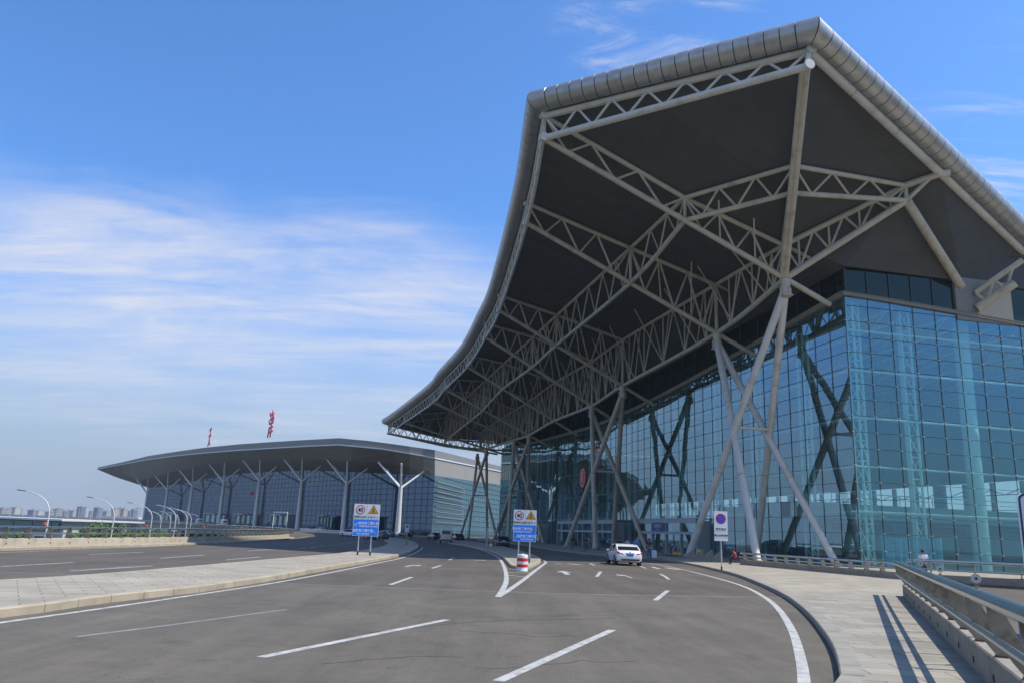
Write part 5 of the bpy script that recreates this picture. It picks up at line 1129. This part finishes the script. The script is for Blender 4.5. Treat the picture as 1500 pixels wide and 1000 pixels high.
# small things on the pavement near the doors
Mbar=mat('trolley_steel',(.35,.36,.37),.35,metal=.7)
def trolley():
    t=thing('luggage_trolley','x','luggage trolley'); m_=MB()
    m_.tube((-.25,0,.15),(.25,0,.15),.02,Mbar,6); m_.tube((-.25,0,.15),(-.22,-.1,1.0),.02,Mbar,6); m_.tube((.25,0,.15),(.22,-.1,1.0),.02,Mbar,6); m_.tube((-.25,0,.15),(-.18,.8,.2),.02,Mbar,6); m_.tube((.25,0,.15),(.18,.8,.2),.02,Mbar,6); m_.tube((-.18,.8,.2),(.18,.8,.2),.02,Mbar,6); m_.box((0,.4,.19),(.4,.75,.02),Mbar); m_.tube((-.24,-.06,.6),(.24,-.06,.6),.015,Mbar,6); m_.build('frame',t)
    m_=MB(); m_.tube((-.24,-.1,1.0),(.24,-.1,1.0),.028,mat('trolley_grip',(.55,.08,.05),.5),8); m_.build('handle',t)
    for p in ((-.22,0,.07),(.22,0,.07),(0,.7,.07)): m_=MB(); m_.tube(V(p)-V((.02,0,0)),V(p)+V((.02,0,0)),.07,M_blk,12); m_.build('wheel',t)
    return t
tp0=trolley()
tl=[(s_,13.6+j*.0) for j,s_ in enumerate((16,17.2,18.4,19.6,20.8,22,44,45.2,46.4,47.6))]
ords=['nearest','second nearest','third nearest','fourth nearest','fifth nearest','sixth nearest','seventh nearest','eighth nearest','ninth nearest','farthest']
for i,(s_,q_) in enumerate(tl):
    o=tp0 if i==0 else copy_tree(tp0); P=W(s_,q_-4.6,.143); o.location=P; o.rotation_euler=(0,0,R(70)+i*.13); o['label']='%s luggage trolley of the row between the terminal doors and kerb'%ords[i]; o['group']='luggage trolleys'
for i,(x,y) in enumerate(((1010,817.5),(1022,818.5),(1036,819.6),(1050,820.8))):
    p=G(x,y,.15); m_=MB(); m_.grid([[V((-.55,-.2,0)),V((.55,-.2,0)),V((.55,.2,0)),V((-.55,.2,0))],[V((-.55,-.12,.25)),V((.5,-.12,.95)),V((.5,.12,.95)),V((-.55,.12,.25))]],M_kerbd,closed=True); m_.face([V((-.55,-.12,.25)),V((.5,-.12,.95)),V((.5,.12,.95)),V((-.55,.12,.25))],M_kerbd)
    o=m_.build('stone_wedge',label='grey wedge-shaped stone barrier before the glass, %s from the left'%['first','second','third','fourth'][i],category='barrier',group='wedge barriers before the glass'); o.location=(p.x,p.y,.14); o.rotation_euler=(0,0,R(12))
p=G(1027,818,.15); m_=MB(); 
for k in range(1): m_.path([(0,0,0),(0,0,.12),(0,0,.45),(0,0,.8),(0,0,.92)],.3,mat('yellow_wrap',(.65,.48,.03),.6,var=.15),14,rs=[.22,.3,.33,.25,.08])
o=m_.build('yellow_bag',smooth=True,label='round yellow sack between the wedge barriers',category='sack'); o.location=(p.x,p.y+.6,.14)
p=G(989,812.3,.15); m_=MB(); m_.box((0,0,.25),(.9,.5,.32),mat('cart_yellow',(.70,.42,.04),.6,var=.15)); m_.box((0,0,.06),(.9,.5,.06),Mbar); m_.box((-.3,0,.5),(.28,.4,.2),S_red); o=m_.build('goods_cart',label='low cart with yellow and red load at the foot of the leaning leg',category='cart'); o.location=(p.x,p.y-.9,.14)
bl_=r1a+d1_*17.2; n1=V((-d1_.y,d1_.x,0)); bl_=atd(1487,946,r1b.y+2.3); m_=MB(); m_.box((0,0,0),(.16,.10,.42),mat('blue_plastic',(.01,.12,.75),.4),(1,-.1,-.15)); m_.box((0,.02,-.23),(.22,.16,.05),M_post); o=m_.build('blue_box',label='small bright blue box behind the near railing posts at lower right',category='box'); o.location=bl_
# ================================================================== LEFT LOWER GROUND: lamps, trees, low hall, skyline
M_lamp=mat('lamp_post_white',(.62,.60,.64),.4)
def lamp(h,reach,label,loc,rz,group):
    t=thing('street_lamp',label,'street lamp',loc=loc,rz=rz,group=group)
    m_=MB(); pts=[(0,0,0),(0,0,h*.45),(0,0,h*.70),(-.02*reach,0,h*.80),(-.14*reach,0,h*.88),(-.35*reach,0,h*.935),(-.65*reach,0,h*.975),(-reach,0,h)]
    m_.path(catmull(pts,3),.1,M_lamp,8,rs=[.125-.075*k/(len(catmull(pts,3))-1) for k in range(len(catmull(pts,3)))]); m_.build('pole',t,smooth=True)
    m_=MB(); m_.path([(-reach+.1,0,h),(-reach-.2,0,h+.04),(-reach-.9,0,h+.10),(-reach-1.2,0,h+.09)],.1,mat('lamp_head',(.35,.36,.38),.4),8,rs=[.06,.12,.11,.03]); m_.build('lamp_head',t,smooth=True)
    return t
LP=[((67,),38,718,100),((163,),137,728,128),((219,),194,736,165),((254,),235,740,195),((271,),253,744,220),((277,),262,746,240)]
on_=['nearest and leftmost','second','third','fourth','fifth','sixth']
for i,(bx,hx_,hy,dp) in enumerate(LP):
    b_=atd(bx[0]+2,770,dp); hd=atd(hx_,hy,dp); h=hd.z+7; lamp(h,max(2.5,b_.x-hd.x),'white curved street lamp beyond the left railing, %s of the tall row'%on_[i],(b_.x,b_.y,-7),R(0),'tall curved lamps on the lower road')
LP2=[(234,221,748,240),(248,239,749,262),(260,251,750.5,285),(291,281,752,320)]
for i,(bx,hx_,hy,dp) in enumerate(LP2):
    b_=atd(bx+1,770,dp); hd=atd(hx_,hy,dp); lamp(hd.z+7,max(2.5,b_.x-hd.x),'small curved street lamp among the tall ones, %s from the left'%['first','second','third','fourth'][i],(b_.x,b_.y,-7),R(0),'small curved lamps on the lower road')
# low hall with teal glass band
lh=thing('low_hall','long low building with white roof edge and teal glass band beyond the left railing','building')
a=V((-112,205,0)); b=V((-420,232,0)); d=(b-a).normalized(); n_=V((d.y,-d.x,0)); n_=n_ if n_.y<0 else -n_; Lh=(b-a).length; mid=(a+b)/2
m_=MB(); m_.box(mid-n_*18+UP*-3.2,(Lh,34,7.4),mat('hall_wall',(.42,.44,.44),.7,var=.05),d,n_); m_.build('wall',lh)
m_=MB(); m_.box(mid-n_*17+UP*.78,(Lh+3,39,.45),mat('hall_roof_white',(.62,.64,.66),.5),d,n_); m_.build('roof',lh)
m_=MB(); m_.box(mid+n_*-.7+UP*-.9,(Lh-2,.8,2.2),bluglass('hall_glass',(.04,.10,.13),(.4,.6,.65),.3,.5),d,n_)
for k in range(60): m_.box(a+d*(3+k*5.1)+n_*-.26+UP*-.9,(.12,.1,2.2),M_mull,d,n_)
m_.build('glass_band',lh)
for k in range(40):
    m_=MB(); c=a+d*(5+k*7.5)-n_*.8+UP*-4.6; m_.box(c,(5.2,.3,3.2),M_white if k%2==0 else M_t2t,d,n_); m_.box(c+n_*.1,(4.4,.2,2.4),M_wg,d,n_); m_.build('window',lh)
# raised road beyond it with little lamp posts
M_via=mat('viaduct_concrete',(.35,.35,.33),.8,var=.1)
m_=MB(); m_.beam(V((-620,360,.2)),V((-120,430,.2)),14,1.1,M_via); m_.beam(V((-620,353,1.1)),V((-120,423,1.1)),.3,.8,M_via)
for k in range(14): m_.box(V((-600+k*36,363+k*5,-3.6)),(2,3,6.8),M_via)
m_.build('viaduct',label='pale raised road running across the far left behind the low hall',category='viaduct')
for i,x in enumerate((19,37,54,86,103,119,136,150,172,190)):
    p=atd(x,752,372+i*5); m_=MB(); m_.tube((0,0,0),(0,0,4.6),.14,M_lamp,6,r1=.08); m_.tube((0,0,4.6),(-1.2,0,4.9),.07,M_lamp,6); m_.box((-1.5,0,4.9),(.7,.25,.12),M_lamp)
    o=m_.build('distant_lamp',label='tiny lamp post on the raised road, %s from the left'%['first','second','third','fourth','fifth','sixth','seventh','eighth','ninth','tenth'][i],category='street lamp',group='lamp posts on the raised road'); o.location=(p.x,p.y-2,.7)
# skyline
def wallmat(name,c,win,sx_,sz,fr=.45):
    mt=bpy.data.materials.new(name); mt.use_nodes=True; t=mt.node_tree; b=t.nodes['Principled BSDF']; b.inputs['Roughness'].default_value=.8
    tc=t.nodes.new('ShaderNodeTexCoord'); mp=t.nodes.new('ShaderNodeMapping'); mp.inputs['Rotation'].default_value=(R(90),0,0); t.links.new(tc.outputs['Object'],mp.inputs[0])
    br=t.nodes.new('ShaderNodeTexBrick'); br.offset=0; t.links.new(mp.outputs[0],br.inputs['Vector']); br.inputs['Scale'].default_value=1; br.inputs['Brick Width'].default_value=sx_; br.inputs['Row Height'].default_value=sz; br.inputs['Mortar Size'].default_value=fr
    br.inputs['Color1'].default_value=(*win,1); br.inputs['Color2'].default_value=(*[v*1.6 for v in win],1); br.inputs['Mortar'].default_value=(*c,1); t.links.new(br.outputs['Color'],b.inputs['Base Color']); return mt
pal=[((.46,.27,.22),'brick-red and white'),((.42,.40,.36),'cream'),((.12,.15,.20),'dark blue-grey'),((.34,.35,.35),'pale grey'),((.38,.32,.25),'sandy')]
wm=[wallmat('city_wall_%d'%i,c,(.10,.12,.15),3.6,3.1,.75) for i,(c,_) in enumerate(pal)]
CITY=[(1,8,743.5,0),(9,13,744.5,3),(14,20,743,0),(21,27,742.6,1),(28,31,744,0),(45,53,746.5,2),(54,60,747,1),(61,66,748,4),(70,78,749,3),(79,84,745.5,1),(85,89,744.5,4),(90,98,748,2),(99,104,746.5,1),(105,111,747.5,4),(112,116,746,1),(117,123,741.8,2),(123.5,128,742,1),(132,138,748.5,3),(141,147,743,2),(147.5,151,744.5,1),(154,160,748.5,3),(166,172,744.5,4),(174,179,743.5,1),(180,185,744.5,4),(188,194,748,3),(196,199,745.5,2),(200,204,743.5,1),(205,209,745,3),(240,246,754,3),(-14,-3,744,0)]
nth=['first','second','third','fourth','fifth','sixth','seventh','eighth','ninth','tenth','eleventh','twelfth','thirteenth','fourteenth','fifteenth','sixteenth','seventeenth','eighteenth','nineteenth','twentieth','twenty-first','twenty-second','twenty-third','twenty-fourth','twenty-fifth','twenty-sixth','twenty-seventh','twenty-eighth','twenty-ninth','thirtieth']
order=sorted(range(len(CITY)),key=lambda i:CITY[i][0]); rank={k:i for i,k in enumerate(order)}
for i,(x0,x1,y,c) in enumerate(CITY):
    dp=1500+((i*7)%5)*90; p=atd(x0,y,dp); q=atd(x1,y,dp); wd=q.x-p.x; h=p.z+7
    t=thing('apartment_block','%s high-rise on the hazy skyline, %s block from the left'%(pal[c][1],nth[rank[i]]),'building',loc=((p.x+q.x)/2,dp,-7),group='high-rise blocks on the skyline')
    m_=MB(); m_.box((0,0,h/2),(wd,18,h),wm[c]); m_.build('wall',t); m_=MB(); m_.box((0,0,h+.4),(wd+.8,18.8,.8),M_via); m_.box((wd*.15,0,h+1.8),(wd*.3,6,2.4),M_via); m_.build('roof',t)
m_=MB(); p=atd(150,756,900); q=atd(212,756,900); m_.box(((p.x+q.x)/2,900,-1.2),(q.x-p.x,30,9),mat('warehouse_white',(.6,.6,.57),.7)); 
for k in range(12): m_.box((p.x+4+k*3.6,884.8,-1),(1.6,.3,2),M_wg)
m_.build('warehouse',label='long pale warehouse below the skyline, left of the distant terminal',category='building')
# vegetation
def leafcloud(mb,c,rx,rz,n,mt,sz=.35):
    for _ in range(n):
        d=V((random.gauss(0,1),random.gauss(0,1),random.gauss(0,1))).normalized(); r_=random.random()**.4; lump=.72+.5*noise.noise(d*2.1+V(c)*.13)
        p=V(c)+V((d.x*rx,d.y*rx,d.z*rz))*r_*lump; a=V((random.gauss(0,1),random.gauss(0,1),random.gauss(0,1))).normalized(); b=a.orthogonal().normalized(); s=sz*random.uniform(.6,1.3)
        mb.face([p-a*s,p+b*s*.5,p+a*s,p-b*s*.5],mt[0] if random.random()<.6 else mt[1])
M_lf=[mat('leaf_mid',(.055,.115,.025),.6),mat('leaf_light',(.10,.17,.035),.6)]; M_lf2=[mat('leaf_dark',(.035,.075,.025),.6),mat('leaf_mid',(.055,.115,.025),.6)]; M_bark=mat('bark',(.10,.075,.05),.9,var=.3)
trs=[(128,150,6.8),(137,165,7.8),(147,150,8.0),(156,160,7.6),(165,150,8.2),(174,170,7.2),(184,185,7.8),(194,175,6.8),(205,190,7.4),(216,200,6.6),(228,205,7.0),(240,215,6.4),(33,185,5.2),(10,180,5.0),(112,172,5.6)]
tord=['leftmost','second','third','fourth','fifth','sixth','seventh','eighth','ninth','tenth','eleventh','twelfth','thirteenth','fourteenth','rightmost']
tr_rank={k:i for i,k in enumerate(sorted(range(len(trs)),key=lambda i:trs[i][0]))}
for i,(x,dp,h) in enumerate(trs):
    p=atd(x,765,dp); t=thing('leafy_tree','green leafy tree on the lower ground beyond the left railing, %s of fifteen'%tord[tr_rank[i]],'tree',loc=(p.x,p.y,-7),group='trees beyond the left railing')
    m_=MB(); m_.path([(0,0,0),(.1,0,h*.25),(0,.1,h*.5),(.1,0,h*.8)],.2,M_bark,8,rs=[.24,.18,.13,.05])
    for k in range(5): a=k*1.3; m_.tube((0,0,h*.35+k*.4),(math.cos(a)*h*.25,math.sin(a)*h*.25,h*.6+k*.3),.07,M_bark,5,r1=.02)
    m_.build('trunk',t,smooth=True)
    m_=MB(); 
    for k in range(6): a=k*1.05+i; leafcloud(m_,(math.cos(a)*h*.2,math.sin(a)*h*.2,h*(.55+.08*(k%3))),h*.24,h*.22,150,M_lf if i%3 else M_lf2,.32)
    leafcloud(m_,(0,0,h*.8),h*.26,h*.22,220,M_lf if i%3 else M_lf2,.32); m_.build('crown',t,fix=False)
for i,(x,dp,w_) in enumerate(((2,95,6),(118,100,7),(134,105,5))):
    p=atd(x,770,dp); m_=MB()
    for k in range(6): leafcloud(m_,((k-2.5)*w_/6,0,2.2),1.3,2.0,160,[mat('hedge_yellow',(.17,.19,.03),.7),M_lf[1]],.22)
    m_.tube((0,0,0),(0,0,1.6),.12,M_bark,6); o=m_.build('clipped_shrub',fix=False,label='%s yellow-green shrub below the left railing'%['left edge','middle','right hand'][i],category='shrub',group='yellow-green shrubs below the left railing'); o.location=(p.x,p.y,-5.0)
# lower road
MB().prism([(-60,60),(-34,60),(-60,260),(-190,430),(-230,430),(-100,260)],-7.2,-6.96,M_as2).build('lower_road',kind='structure')
# air
HZ=True
if HZ:
    hm_=MB(); hm_.box((0,1500,66),(5600,3900,148),M_dark); hm_.m=[0]*len(hm_.f)
    o=hm_.build('haze',kind='stuff'); mt=bpy.data.materials.new('haze'); mt.use_nodes=True; t=mt.node_tree; t.nodes.clear(); oo=t.nodes.new('ShaderNodeOutputMaterial'); pv=t.nodes.new('ShaderNodeVolumePrincipled')
    pv.inputs['Color'].default_value=(.80,.90,1,1); pv.inputs['Density'].default_value=.0002; pv.inputs['Anisotropy'].default_value=.2; t.links.new(pv.outputs[0],oo.inputs['Volume']); o.data.materials.clear(); o.data.materials.append(mt)
